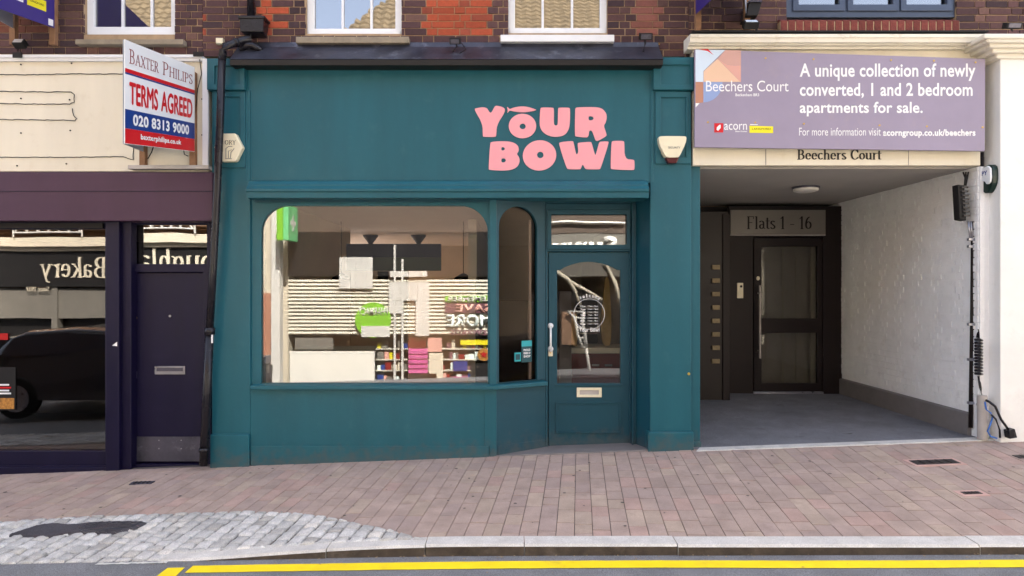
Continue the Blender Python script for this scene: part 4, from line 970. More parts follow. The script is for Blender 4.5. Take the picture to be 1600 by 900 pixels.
# door bay
d = .12
s = MB(); s.plate(rect(X(188, d), X(330, d), zf(-4) - .12, Z(346, d)), [rect(X(204, d), X(323, d), Z(412.5, d), Z(351, d)), rect(X(203, d), X(317, d), zf(-4) - .1, Z(425.5, d))], d, d + .10); ldf = s.build('door_frame', 'navy', ls, .006)
s = MB(); s.hexa([(X(203, d), d + .043, Z(414, d)), (X(324, d), d + .043, Z(414, d)), (X(324, d), d + .0405, Z(350, d)), (X(203, d), d + .0405, Z(350, d))], [(X(203, d), d + .049, Z(414, d)), (X(324, d), d + .049, Z(414, d)), (X(324, d), d + .0465, Z(350, d)), (X(203, d), d + .0465, Z(350, d))])
s.build('fanlight_pane', 'g_fan', ldf)
s = MB(); s.box(X(203, d), X(317, d), d + .035, d + .09, Z(724, d), Z(426, d)); ld_ = s.build('door', 'navy', ls, .005)
s = MB(); s.box(X(188, d - .02), X(314, d - .02), d - .02, d + .1, zf(-4) - .1, Z(726, d - .02)); s.build('door_sill', 'navy', ls, .006)
s = MB(); s.box(X(204, d), X(312.5, d), d + .029, d + .035, Z(722, d), Z(683.5, d)); kp = s.build('kick_plate', 'galv', ld_, .001)
s = MB()
for px_ in (209, 246, 281): 
    for py_ in (689, 702): s.disc(X(px_, d), Z(py_, d), .006, d + .025, d + .029, 8)
s.build('screw', 'steel', kp, split=True)
s = MB(); s.plate(rect(X(239.5, d), X(287, d), Z(585.5, d), Z(572.5, d)), (), d + .022, d + .035); lp = s.build('letter_plate', 'steel', ld_, .004)
MB().box(X(243, d), X(284, d), d + .0185, d + .022, Z(580.5, d), Z(575, d)).build('flap', 'galv', lp)
s = MB(); s.disc(X(207, d), Z(497, d), .028, d + .018, d + .035, 16); s.build('lock', 'brass', ld_, .003)
s = MB(); s.box(X(204, d), X(211, d), d + .015, d + .035, Z(592, d), Z(580, d)); s.build('latch', 'steel', ld_, .004)
s = MB(); s.disc(X(263, d), Z(494, d), .012, d + .027, d + .035, 12); s.build('peephole', 'steel', ld_)
s = MB(); s.box(X(193, d), X(197, d), d - .006, d, Z(514, d), Z(504, d)); s.build('strike_plate', 'steel', ldf)
s = MB(); s.box(xl, X(330), 3.4, 3.5, -.4, 3.0); s.box(X(330) - .06, X(330) - .0, .23, 3.4, -.4, 3.0); s.box(xl - .1, xl, .2, 3.5, -.4, 3.0); s.box(xl, X(330), .2, 3.4, Z(346, .1) + .03, Z(346, .1) + .1); s.box(xl, X(330) - .07, .2, 3.39, -.5, -.2); s.build('room_shell', 'idark', ls)
# window poster at the far left
d = .091
t = thing('window_poster', (X(8, d), d, Z(640, d)), 'dark menu poster with orange food picture on the far left window glass', 'poster')
MB().pb(-60, 24, 574, 641, d, d + .006).build('sheet', 'dblack', t); MB().pb(-60, 22, 622, 639, d - .003, d - .0005).build('picture', 'gold', t)
for k in range(4): MB().pb(-30, 14 + (k % 2) * 3, 600 + 4.5 * k, 602.5 + 4.5 * k, d - .003, d - .0005).build('text_line', 'red' if k == 1 else 'wprint', t)
MB().pb(-20, 12, 521, 531, d - .003, d + .002).build('sticker', 'carred', t)

# ------------------------------------------------------------------ black rainwater pipe
dp = thing('rainwater_pipe', (X(320, -.1), -.1, zf(X(320))), 'black rainwater pipe with hopper head running down between the cream and teal shops', 'drainpipe')
s = MB(); s.tube([(X(393, .04), .04, 9.2), (X(392, .04), .04, Z(25, .04))], .036, 14); s.build('pipe', 'black', dp, 0, True)
s = MB(); d = -.06
a = [(X(375, d), d, Z(49, d)), (X(411, d), d, Z(49, d)), (X(412, d), d, Z(26, d)), (X(374, d), d, Z(26, d))]; b = [(X(379, d), .09, Z(51, d)), (X(408, d), .09, Z(51, d)), (X(412, d), .09, Z(26, d)), (X(374, d), .09, Z(26, d))]
s.hexa(a, b); s.box(X(372, d), X(414, d), d - .012, .085, Z(29, d), Z(25, d)); s.build('hopper', 'black', dp, .006)
s = MB(); s.tube([(X(391, 0), .02, Z(50, 0)), (X(389, 0), .0, Z(60, 0)), (X(380, -.02), -.03, Z(65, 0)), (X(362, -.1), -.1, Z(69, -.1)), (X(352, -.14), -.14, Z(72, -.14)), (X(348, -.16), -.155, Z(80, -.155)), (X(347, -.16), -.16, Z(95, -.16))], .037, 14)
s.tube([(X(372, -.06), -.06, Z(66, -.06)), (X(366, -.08), -.08, Z(67.5, -.08))], .045, 14); s.build('offset_bend', 'black', dp, 0, True)
s = MB(); s.tube([(X(376, .0), .0, Z(78, 0)), (X(386, -.02), -.02, Z(71, -.02)), (X(395, -.02), -.02, Z(71, -.02)), (X(405, .0), .0, Z(77, 0)), (X(410, .04), .04, Z(80, .04))], .03, 12); s.build('swan_neck', 'black', dp, 0, True)
d = -.16
P = [(347, 90), (343.5, 200), (339, 300), (333, 420), (327.5, 520)]
s = MB(); s.tube([(X(p, d + i * .012), d + i * .012, Z(q, d)) for i, (p, q) in enumerate(P)], .036, 16); s.build('down_pipe', 'black', dp, 0, True)
s = MB(); s.tube([(X(p, -.11 + i * .012), -.11 + i * .012, Z(q, -.11)) for i, (p, q) in enumerate([(327.5, 518), (323, 620), (318, 728)])], .041, 16); s.build('pipe', 'black', dp, 0, True)
s = MB(); s.tube([(X(328, -.11), -.11, Z(512, -.11)), (X(327.5, -.11), -.11, Z(523, -.11))], .05, 16); s.tube([(X(319, -.09), -.09, Z(700, -.09)), (X(318.8, -.09), -.09, Z(706, -.09))], .048, 16); s.build('collar', 'black', dp, 0, True, split=True)
s = MB(); s.pb(330, 332.5, 523, 536, -.16, -.155); s.build('white_tag', 'wprint', dp)
tag(MB().pb(337, 348, 59, 68, .05, .1).build('junction_box', 'bell', None, .004), 'small white square box on the bricks beside the hopper', 'junction box')

# ------------------------------------------------------------------ alarm boxes
d = -.075
t = thing('alarm_box', (X(357, d), d, Z(231, d)), 'cream hexagonal alarm box half hidden behind the black pipe', 'alarm')
hx_ = [(X(334, d), Z(230, d)), (X(345, d), Z(208.5, d)), (X(367.5, d), Z(208, d)), (X(379, d), Z(230, d)), (X(368, d), Z(252, d)), (X(345, d), Z(252.5, d))]
MB().plate(hx_, (), d, -.0).build('casing', 'bell', t, .012); cxp = X(356.5, d)
ptext(serif, 'lettering', 'ORY', 'bprint', t, 351.5, 368.5, 219, 226, d - .0005, th=.002)
s = MB()
for pts in ([(353, 247), (353, 232), (357, 229), (363, 229)], [(357, 247), (357, 236), (362, 234)], [(360, 247), (361, 238), (366, 232)], [(352, 248), (362, 248)]):
    s.tube([(X(p, d), d - .001, Z(q, d)) for p, q in pts], .004, 6)
s.build('emblem', 'greyink', t)
d = -.09
t = thing('alarm_box', (X(1051, d), d, Z(235, d)), 'cream bell-shaped alarm box with maroon base on the right teal pilaster', 'alarm')
MB().plate(chaikin([(X(1029, d), Z(214, d)), (X(1033, d), Z(212.5, d)), (X(1069, d), Z(212.5, d)), (X(1073, d), Z(214, d)), (X(1071.5, d), Z(224, d)), (X(1062, d), Z(244, d)), (X(1059, d), Z(246, d)), (X(1043, d), Z(246, d)), (X(1040, d), Z(244, d)), (X(1030.5, d), Z(226, d))], 1), (), d, -.0).build('casing', 'bell', t, .01)
MB().plate([(X(1040, d + .012), Z(245.5, d)), (X(1062, d + .012), Z(245.5, d)), (X(1057, d + .012), Z(254.5, d)), (X(1045, d + .012), Z(254.5, d))], (), d + .012, -.0).build('strobe', 'maroon', t, .008)
ptext(sans, 'lettering', 'SECURITY', 'greyink', t, 1044, 1063, 229, 232.3, d - .0005, bold=.02, th=.001)

# ------------------------------------------------------------------ floodlights on the brickwork and cornice
def flood(px_, py_, d, label, wpx, hpx, tilt, lens=None, arm=None):
    t = thing('floodlight', (X(px_, d), d, Z(py_, d)), label, 'floodlight', 'small floodlights above the shop signs')
    wd, hh = wpx / F * (CAMD + d) / 2, hpx / F * (CAMD + d) / 2; c = Vector((X(px_, d), d, Z(py_, d)))
    Mx = Matrix.Rotation(rad(tilt), 3, 'X')
    def B(x0, x1, y0, y1, z0, z1): return [[c + Mx @ Vector(p) for p in ((x0, y, z0), (x1, y, z0), (x1, y, z1), (x0, y, z1))] for y in (y0, y1)]
    MB_ = MB(); MB_.hexa(*B(-wd, wd, -.03, .04, -hh, hh)); MB_.build('housing', 'dblack', t, .006)
    MB_ = MB(); MB_.hexa(*B(-wd * .78, wd * .78, -.034, -.0301, -hh * .7, hh * .7)); MB_.build('lens', lens or 'galv', t)
    MB_ = MB(); MB_.tube([c + Vector((0, .03, 0))] + [Vector((X(p, e), e, Z(q, e))) for p, q, e in (arm or [(px_, py_ + 10, d + .1)])], .008, 8); MB_.build('bracket', 'dblack', t)
flood(31, 68, -.06, 'small floodlight with pale lens on the bricks above the cream fascia', 17, 11, -35, 'conduit', [(28, 76, .0), (28, 84, -.04)])
flood(711, 64, -.05, 'small black floodlight on the lead cornice, between the two sash windows', 17, 9, 30, None, [(714, 72, .0), (708, 80, -.05)])
flood(1009, 57, -.02, 'black floodlight on a stalk at the right end of the lead cornice', 20, 10, 25, None, [(1008, 68, .0), (1005, 80, -.05)])
flood(1173, 38, -.12, 'floodlight with bright tilted glass on the white cornice of the passage', 23, 11, -50, 'lblue', [(1180, 44, .0), (1186, 50, .06)])
flood(1582, 40, -.2, 'black floodlight on top of the white pier at the right edge', 24, 9, 20, None, [(1582, 48, -.1)])
s = MB(); d = -.09; s.tube([(X(716, .05), .05, Z(64, 0)), (X(722, 0), .0, Z(68, 0)), (X(728, -.02), -.02, Z(78, 0)), (X(718, -.06), -.06, Z(84, -.05))], .005, 6)
tag(s.build('cable', 'black', None, 0, True), 'thin looped black cable beside the floodlight between the sash windows', 'cable')

# ------------------------------------------------------------------ estate agent boards
def vboard(label, inner, outer, side, z_in, z_out, h, front, back, post_off, cat='sale board'):
    # inner, outer: (x, y) of the near face; side: +1 when its printed face looks to +x
    t = thing('agent_board', (inner[0], inner[1], z_in), label, cat, 'estate agent boards fixed over the shops')
    a, b = Vector((outer[0], outer[1], 0)), Vector((inner[0], inner[1], 0)); L = (b - a).length; e = (b - a) / L
    n = Vector((e.y, -e.x, 0));  n = n if n.x * side > 0 else -n
    fl = 1 if side > 0 else 0
    def T(u, v, wv):   # u 0..1 left to right as read, v 0..1 bottom to top
        k = u if fl else 1 - u
        p = a + e * (L * k) + n * wv; return (p.x, p.y, z_out + (z_in - z_out) * k + h * v)
    s = MB(); s.plate(rect(0, 1, 0, 1), (), 0, -.006, T); s.build('panel', front, t)
    c = Vector((inner[0] - side * post_off, inner[1], 0)); e2 = c - a; L2 = e2.length; e2 /= L2
    def T2(u, v, wv): p = a + e2 * (L2 * u); return (p.x - wv * side, p.y, z_out + (z_in - z_out) * u + h * v)
    s = MB(); s.plate(rect(0.01, 1, 0, 1), (), 0.012, .018, T2); s.build('panel', back, t)
    s = MB()
    for px_ in (inner[0], c.x): s.box(px_ - .03 - side * .03, px_ + .03 - side * .03, -.052, -.003, z_in - .16, z_in + h * .95)
    s.build('post', 'timber', t, .004)
    return t, T
bz = thing
t, T = vboard('white, blue and red agent board reading TERMS AGREED beside the cream fascia', (-3.168, -.06), (-3.128, -1.28), 1, 3.081, 2.886, .843, 'boardw', 'boardback', .5)
def band(nm, m, v0, v1, lift=.001, u0=0.003, u1=.997): s = MB(); s.plate(rect(u0, u1, v0, v1), (), lift, .0002, T); return s.build(nm, m, t)
band('red_rule', 'red', .69, .728); band('blue_rule', 'blue', .672, .689); band('blue_band', 'blue', .150, .335); band('red_band', 'red', .004, .149)
TT = lambda u, v, wv: T(u, v, wv + .0012)
serif('agent_name', 'Baxter', 'dred', t, TT, .05, .43, .785, .925, wt=.07, th=.0015, smallcaps=True)
serif('agent_name', 'Philips', 'dred', t, TT, .485, .955, .785, .925, wt=.07, th=.0015, smallcaps=True)
sans('status_text', 'TERMS', 'red', t, TT, .05, .42, .385, .61, bold=.0, fat=.065, th=.0015); sans('status_text', 'AGREED', 'red', t, TT, .462, .956, .385, .61, bold=.0, fat=.065, th=.0015)
sans('phone_number', '020 8313 9000', 'wprint', t, TT, .094, .896, .185, .30, bold=.035, th=.0015)
sans('web_address', 'baxterphilips.co.uk', 'wprint', t, TT, .19, .77, .045, .115, bold=.035, th=.0015)
s = MB(); s.box(X(200, -.08), X(326, -.08), -.085, -.0, Z(264, -.08), Z(258, -.08)); s.build('batten', 'conduit', t, .003)
s = MB(); s.tube([(X(312, -.04), -.04, Z(95, 0)), (X(315, -.03), -.03, Z(117, 0)), (X(309, -.03), -.03, Z(140, 0)), (X(305, -.04), -.04, Z(180, 0))], .0045, 6)
s.tube([(X(240, -.2), -.2, Z(228, -.2)), (X(237, -.08), -.08, Z(240, 0)), (X(231, -.06), -.06, Z(250, 0))], .005, 6); s.tube([(X(287, -.06), -.06, Z(236, 0)), (X(288, -.06), -.06, Z(243, 0)), (X(294, -.06), -.06, Z(246, 0))], .005, 6); s.build('wire', 'dblack', t, 0, True, split=True)
t, T = vboard('violet agent board with yellow label at the top left corner', (X(85, -.06), -.06), (X(85, -.06) + .03, -1.3), 1, Z(44, -.06), Z(44, -.06) - .2, .85, 'purpleboard', 'boardback', .4)
TT = lambda u, v, wv: T(u, v, wv + .0012)
band('yellow_label', 'yellow', .155, .275, .0012, .70, .905)
sans('label_text', 'LANGFORD', 'bprint', t, TT, .73, .88, .205, .228, th=.0006, bold=.02); band('white_text_line', 'wprint', .16, .185, .0012, .50, .66); band('white_sticker', 'wprint', .015, .09, .0012, .93, .985)
t, T = vboard('violet agent board jutting from the bricks above the left end of the mauve sign', (X(1087, -.06), -.06), (X(1087, -.06) - .0, -1.3), -1, Z(22, -.06), Z(22, -.06) - .2, .85, 'purpleboard', 'boardback', .49)
d = -.1
t = thing('wall_lantern', (X(1178, d), d, Z(25, d)), 'black box lantern hung on the bricks right of the violet board', 'lantern')
s = MB(); a = [(X(1166, d), d, Z(24, d)), (X(1184, d), d, Z(24, d)), (X(1191, d), d, Z(3, d)), (X(1171, d), d, Z(3, d))]; s.hexa(a, [(p[0], .09, p[2] - .02) for p in a]); s.build('body', 'dblack', t, .005)
s = MB(); s.pb(1170, 1191, 0.5, 2.5, d - .02, .09); s.build('cap', 'galv', t, .003)

# ------------------------------------------------------------------ passage to the flats
ps = thing('passage', (3.3, 0, zf(3.3)), 'covered passage under a cream lintel with white painted brick wall', 'passage')
pxl, pxr = X(1098), X(1530); zc = 2.945; PB = 2.75
tarm = lambda x, y: zf(x) + .006 + max(0, y) * (.043 - (x - 1.93) * .0155)
s = MB()
for i in range(8):
    for j in range(7):
        x_ = [pxl - .3 + (pxr - pxl + .35) * (i + k) / 8 for k in (0, 1)]; y_ = [-.02 + (PB + .3) * (j + k) / 7 for k in (0, 1)]
        s.face([(a, b, tarm(a, b)) for a, b in ((x_[0], y_[0]), (x_[1], y_[0]), (x_[1], y_[1]), (x_[0], y_[1]))])
bmesh.ops.remove_doubles(s.bm, verts=s.bm.verts[:], dist=1e-4); struct(s.build('passage_floor', 'ptar', smooth=True))
s = MB(); P = [(X(1084), -.085), (X(1545), -.085), (X(1545), .03), (X(1094), .03)]
s.hexa([(p[0], p[1], tarm(p[0], 0) + .004 + (-.003 if p[1] < 0 else .0)) for p in P], [(p[0], p[1], tarm(p[0], 0) - .12) for p in P]); struct(s.build('stone_threshold', 'kerb', bevel=.006))
s = MB(); s.box(pxl - .1, X(1532), -.0, .12, Z(258.5), Z(74)); s.build('lintel', 'cream', ps, .005)
s = MB(); s.box(X(1196), X(1197), -.002, 0, Z(258), Z(233)); s.box(X(1419), X(1419.7), -.002, 0, Z(258), Z(233)); s.build('lintel_joint', 'skirt', ps, split=True)
ptext(serif, 'lettering', 'Beechers Court', 'bprint', ps, 1245.5, 1377, 233.8, 249.5, -.0005, wt=.125, th=.006)
s = MB(); zt = Z(53, -.16); s.prof([(-.16, zt), (-.16, Z(58.5, -.16)), (-.15, Z(59, -.15)), (-.14, Z(66.5, -.14)), (-.10, Z(67, -.1)), (-.09, Z(71, -.09)), (-.055, Z(73, -.05)), (-.055, Z(77, -.05)), (.0, Z(79, 0)), (.095, Z(79, 0)), (.095, zt + .03)], X(1078, -.14), X(1543, -.14))
s.build('cornice', 'wcorn', ps, .003)
s = MB(); s.box(X(1081, -.1), X(1543, -.1), -.12, .09, Z(51, -.1), Z(48.5, -.1)); s.build('lead_capping', 'dblack', ps, .003)
s = MB(); s.box(pxl - .2, pxr + .1, .12, PB + .4, zc, zc + .1); s.build('ceiling', 'ceil', ps)
s = MB(); s.box(pxl - .14, pxl - .02, .5, PB + .5, -.05, zc); s.build('inner_wall', 'idark', ps)
# right wall: painted brick relief
s = MB(); tw = R.random
def Twall(u, v, wv): return (pxr + wv, u, v)
bricks(s, .02, PB + .3, .5, zc, 0, [], lambda x, z: (1, 1, 1, 1), None, T=Twall, jit=.0018)
s.box(pxr + .009, pxr + .25, .0, PB + .5, -.1, zc); s.build('brick_wall', 'whitebrick', ps)
s = MB(); s.hexa([(pxr - .03, .12, .0), (pxr - .03, PB + .3, .0), (pxr - .03, PB + .3, .42), (pxr - .03, .12, .43)], [(pxr + .05, .12, .0), (pxr + .05, PB + .3, .0), (pxr + .05, PB + .3, .44), (pxr + .05, .12, .45)]); s.build('skirting', 'skirt', ps, .006)
s = MB(); s.box(pxl - .1, pxr + .2, PB + .45, PB + .6, -.1, zc); s.build('back_wall', 'idark', ps)
d = 1.3
t = thing('ceiling_lamp', (X(1259, d), d, zc), 'round opal flush lamp on the passage ceiling', 'lamp')
s = MB(); s.tube([(X(1259, d), d, zc), (X(1259, d), d, zc - .025)], .155, 28); s.build('base', 'galv', t, .004)
s = MB(); s.tube([(X(1259, d), d, zc - .024), (X(1259, d), d, zc - .05), (X(1259, d), d, zc - .066)], [.145, .14, .09], 28); s.build('diffuser', 'lampw', t)
# entrance screen with door
d = PB - .05
es = thing('entrance_door', (X(1230, d), d, tarm(X(1230, d), d)), 'dark brown glazed entrance door under a Flats 1 - 16 panel', 'door')
zb = tarm(3.8, d) - .03
s = MB(); s.plate(rect(X(1139, d), X(1320, d), zb, Z(322, d)), [rect(X(1177, d), X(1286, d), zb + .01, Z(371, d))], d, d + .1); s.build('screen', 'brown', es, .005)
ptx = pbox('sign_panel', 'greypanel', es, 1141.5, 1290, 328, 366, d - .02, d - .001, .002)
ptext(serif, 'sign_text', 'Flats 1 - 16', 'brown', ptx, 1167, 1268, 338, 358, d - .0205, wt=.12, th=.004)
s = MB(); s.pb(1141.5, 1290, 366.5, 368, d - .024, d - .001); s.build('panel_edge', 'conduit', es)
dd = d + .03
s = MB(); s.plate(rect(X(1178.5, dd), X(1285, dd), Z(612, dd), Z(372, dd)), [rect(X(1190, dd), X(1277.5, dd), Z(497.5, dd), Z(385, dd)), rect(X(1190, dd), X(1277.5, dd), Z(599, dd), Z(520, dd))], dd, dd + .05); dl = s.build('door', 'brown', es, .005)
for q0, q1 in ((385, 497.5), (520, 599)): MB().pb(1189, 1278.5, q0 - 1, q1 + 1, dd + .02, dd + .026).build('pane', 'g_flat', dl)
s = MB(); xx = X(1187.5, d - .05); s.box(xx - .012, xx + .012, d - .062, d - .04, Z(560, d - .05), Z(446, d - .05))
for q_ in (458, 548): s.tube([(xx, d - .05, Z(q_, d)), (xx, dd, Z(q_, d))], .01, 8)
s.build('pull_handle', 'conduit', dl, .003)
s = MB(); s.disc(X(1184, dd), Z(435, dd), .022, dd - .02, dd, 16, .03); s.build('lock', 'bell', dl, .003)
s = MB(); s.pb(1178, 1287, 612.5, 616, d - .02, dd + .05); s.build('threshold', 'steel', es, .003)
s = MB(); s.box(X(1179, d), X(1320, d), PB + 1.6, PB + 1.65, zb, 2.7); s.box(X(1160, d), X(1179, d), d + .11, PB + 1.6, zb, 2.7)
MB().box(X(1186, d), X(1300, d), PB + .2, PB + .22, zb, 2.6).build('lobby_wall', 'skirt', es)
s.build('lobby_side', 'idark', es)
for k in range(3): MB().pb((1222, 1266, 1243)[k], (1224.5, 1275, 1244)[k], 386, 598, d + .12, d + .125).build('jamb_reflection_strip', 'greypanel', es)  # thin grey strips behind the glass stand in for a reflected jamb
t = thing('intercom', (X(1157, d), d, Z(454, d)), 'slim white intercom panel left of the flats door', 'intercom')
MB().pb(1152, 1161.5, 442, 466, d - .025, d - .0).build('case', 'bell', t, .005); s = MB(); s.disc(X(1157, d), Z(447.5, d), .018, d - .03, d - .024, 14); s.build('camera_eye', 'dblack', t)
# pigeon-hole letterboxes at the left
d = 2.2
t = thing('letterbox_bank', (X(1118, d), d, .3), 'tall dark column of small pale letterboxes at the left of the passage', 'letterboxes')
MB().box(X(1100, d) - .1, X(1139, d) + .0, d + .03, d + .35, zb, Z(330, d)).build('cabinet', 'idark', t, .004)
MB().box(X(1130, d) , X(1141, d), d + .01, d + .03, zb, Z(335, d)).build('edge_post', 'brown', t, .004)
for k in range(8): MB().pb(1113, 1125, 414 + 21 * k, 421 + 21 * k, d, d + .029).build('letterbox', 'tan', t, .004)

# mauve sale sign: a flat board, its top edge and right end slightly lower
t = thing('sale_sign', (X(1313, -.09), -.09, Z(236)), 'long mauve apartments-for-sale sign board above the passage', 'sign')
A, B, Cc, D_ = [(X(p, -.1), Z(q, -.1)) for p, q in ((1085.5, 230), (1539, 236), (1539.5, 92), (1085.5, 77))]
MB().plate([A, B, Cc, D_], (), -.1, -.075).build('panel', 'mauve', t, .002)
MB().plate([(A[0], A[1] + .005), (B[0] - .01, B[1] + .01), (Cc[0] - .01, Cc[1] - .02), (D_[0], D_[1] - .02)], (), -.074, -.058).build('frame', 'dblack', t)
Ts = lambda lift: (lambda u, v, wv: (u, -.1005 - lift - wv, v))
def shp(nm, m, pts, lift): s = MB(); s.plate([(X(p, -.1), Z(q, -.1)) for p, q in pts], (), .0006, .0, Ts(lift)); return s.build(nm, m, t)
z5 = lambda a, b: (1080 + a / 5, 60 + b / 5)
shp('graphic', 'lblue', [z5(34, 88), z5(265, 90), z5(95, 255), z5(95, 340), z5(34, 340)], .0002)
shp('graphic', 'rust', [z5(34, 341), z5(94, 341), z5(94, 500), z5(60, 505), z5(34, 505)], .0002)
shp('graphic', 'wprint', [z5(34, 506), z5(66, 506), z5(34, 540)], .0002)
shp('graphic', 'pblue', [z5(95, 341), z5(245, 341)] + [z5(95 + 150 * math.cos(rad(a)), 345 + 155 * math.sin(rad(a))) for a in range(10, 91, 10)], .0002)
shp('graphic', 'peach', [z5(97, 340), z5(97, 258), z5(205, 160), z5(383, 340)], .0002)
shp('graphic', 'salmon', [z5(268, 92), z5(388, 94), z5(388, 210), z5(330, 212), z5(280, 205), z5(206, 158)], .0002)
shp('graphic', 'rose', [z5(207, 160), z5(280, 206), z5(330, 213), z5(388, 211), z5(388, 340), z5(384, 340)], .0004)
shp('graphic', 'red', [z5(60, 88), z5(130, 84), z5(175, 130), z5(125, 98)], .0010)
def st_(nm, txt, m, p0, p1, q0, q1, bold=.0, fn=sans): return fn(nm, txt, m, t, wallT(-.1012), X(p0, -.1), X(p1, -.1), Z(q1, -.1), Z(q0, -.1), th=.0008, bold=bold)
st_('slogan', 'A unique collection of newly', 'wprint', 1249.5, 1524, 99, 126.5, .02); st_('slogan', 'converted, 1 and 2 bedroom', 'wprint', 1249.5, 1519.5, 129.5, 153.5, .02); st_('slogan', 'apartments for sale.', 'wprint', 1249.5, 1441.5, 159, 182, .02)
st_('slogan', 'For more information visit', 'wprint', 1248.5, 1376, 199.5, 212, .0); st_('slogan', 'acorngroup.co.uk/beechers', 'wprint', 1379.5, 1524, 202, 215.5, .035)
st_('site_name', 'Beechers Court', 'wprint', 1103, 1232, 126, 143, .0); st_('site_place', 'Beckenham BR3', 'wprint', 1149, 1186, 146, 150.5, .02)
st_('agent_logo', 'acorn', 'wprint', 1131.5, 1167, 193.5, 203, .0); st_('agent_logo', 'New Homes', 'wprint', 1149, 1167, 204, 206.5, .02)
shp('agent_logo_tile', 'red', [(1116, 192.5), (1130, 192.5), (1130, 207), (1116, 207)], .0004); shp('agent_logo_seed', 'wprint', [(1119.5, 203), (1120, 199), (1124, 195), (1126, 195), (1126, 200), (1122, 204.5)], .0012)
shp('yellow_label', 'yellow', [(1171, 196.5), (1208, 197.5), (1208, 208), (1171, 207.5)], .0004); st_('label_text', 'LANGFORD', 'bprint', 1175, 1204, 200, 203, .0)
shp('white_rule', 'wprint', [(1172, 194), (1184, 194.3), (1184, 195.3), (1172, 195)], .0004)
s = MB()
for px_, py_ in ((1196, 91), (1271, 92.5), (1392, 94), (1459, 95), (1524, 97.5), (1106, 191), (1180, 191.5), (1256, 193.5), (1374, 196), (1448, 197.5), (1535, 199)): s.disc(X(px_, -.1), Z(py_, -.1), .009, -.106, -.1, 10)
s.build('screw', 'brass', t, split=True)

# white pier on the right with moulded capital
d = -.15
t = thing('pier', (X(1600, d), d, zf(5)), 'white rendered pier with moulded capital at the right edge', 'pier')
px0 = X(1563, d)
s = MB(); s.box(px0, 6.6, d, .5, -.1, Z(90, d)); s.build('shaft', 'white', t, .008)
s = MB(); px_ = lambda p, dd_: X(p, dd_)
for (p, q0, q1, dd_) in ((1538, 52, 60, -.32), (1541, 60.2, 66, -.30), (1546, 66.2, 74, -.26), (1551, 74.2, 82, -.22), (1557, 82.2, 91, -.18)): s.box(X(p, dd_), 6.6, dd_, .3, Z(q1, dd_), Z(q0, dd_))
s.build('capital', 'wcorn', t, .012)
tag(MB().box(X(1537, .06), px0 - .001, .06, .14, -.1, Z(245, .06)).build('cable_backboard', 'skirt', None, .003), 'grey vertical strip between the passage wall and the white pier', 'board')
# alarm on the side of the pier
t = thing('alarm_box', (px0, -.03, Z(280, 0)), 'white and dark green alarm box on the inner side of the white pier', 'alarm')
def Tp(u, v, wv): return (px0 - wv, u, v)
s = MB(); zc_ = Z(280, 0); s.plate(chaikin([(-.12, zc_ + .14), (.04, zc_ + .12), (.06, zc_ - .02), (-.0, zc_ - .14), (-.06, zc_ - .15), (-.13, zc_ - .05)], 2), (), .055, 0, Tp); s.build('shell', 'darkgreen', t, .008)
s = MB(); s.plate(chaikin([(-.11, zc_ + .125), (.035, zc_ + .105), (.05, zc_ - .02), (-.03, zc_ - .02), (-.07, zc_ - .07), (-.12, zc_ - .04)], 1), (), .075, .05, Tp); s.build('cover', 'boardw', t, .006)
sans('lettering', 'SPY', 'blue', t, lambda u, v, wv: (px0 - .0752 - wv, u, v), .03, -.08, zc_ + .03, zc_ + .075, th=.001, bold=.03, mirror=False)
# cables and pipes in the corner
tag(MB().tube([(X(1534, .05), .05, Z(238, .05)), (X(1533.5, .05), .05, Z(330, .05)), (X(1533, .05), .05, Z(480, .05)), (X(1532, .04), .03, Z(505, .04)), (X(1528, .02), .02, Z(528, .02))], .018, 10).build('cable', 'black', None, 0, True), 'thick black cable dropping down the grey strip by the white pier', 'cable')
t = thing('cable_box', (X(1509, .1), .1, Z(315)), 'black ribbed cable joint box hanging on the passage wall', 'junction box')
s = MB(); a = [(X(1505, .0), .05, Z(342, 0)), (X(1516, .0), .05, Z(344, 0)), (X(1513, .0), .05, Z(288, 0)), (X(1502, .0), .05, Z(287, 0))]; s.hexa(a, [(p[0], .14, p[2]) for p in a]); s.build('case', 'dblack', t, .008)
s = MB()
for k in range(8): s.pb(1502.5 + k * .45, 1513.5 + k * .45, 291 + 6.3 * k, 294 + 6.3 * k, .035, .05)
s.build('rib', 'black', t, .003, split=True)
s = MB()
for k in range(3): s.tube([(X(1507 + k, .08), .08, Z(288, 0)), (X(1508 + k * 1.5, .09), .09, Z(275 + k, 0)), (X(1509 + (k - 1) * 4, .11), .11, Z(266, 0))], .008, 6)
s.build('lead_wire', 'dblack', t, 0, True, split=True)
t = thing('conduit_pipe', (X(1518, .1), .1, .2), 'dark brown conduit pipe with metal clamps on the passage wall end', 'pipe')
s = MB(); s.tube([(X(1519.5, .1), .1, Z(346, .1)), (X(1520.5, .1), .1, Z(380, .1)), (X(1519, .1), .1, Z(520, .1)), (X(1516.5, .1), .1, Z(668, .1))], .02, 12); s.build('pipe', 'idark', t, 0, True)
s = MB(); s.tube([(X(1524.5, .1), .1, Z(300, .1)), (X(1524.5, .1), .1, Z(672, .1))], .012, 8); s.build('cable', 'brown', t, 0, True)
s = MB()
for q_ in (372, 383, 505, 560, 628): s.pb(1514, 1526, q_, q_ + 4, .066, .1)
s.build('clamp', 'steel', t, .003, split=True)
for k in range(2): MB().tube([(X(1513 + 4 * k, .07), .07, Z(346, .07)), (X(1516 + 3 * k, .07), .07, Z(372, .07))], .009, 8).build('metal_tail', 'steel', t, 0, True)
t = thing('cable_coil', (X(1529, .0), .0, Z(560)), 'black coiled cable bundle strapped beside the white pier', 'cable')
s = MB()
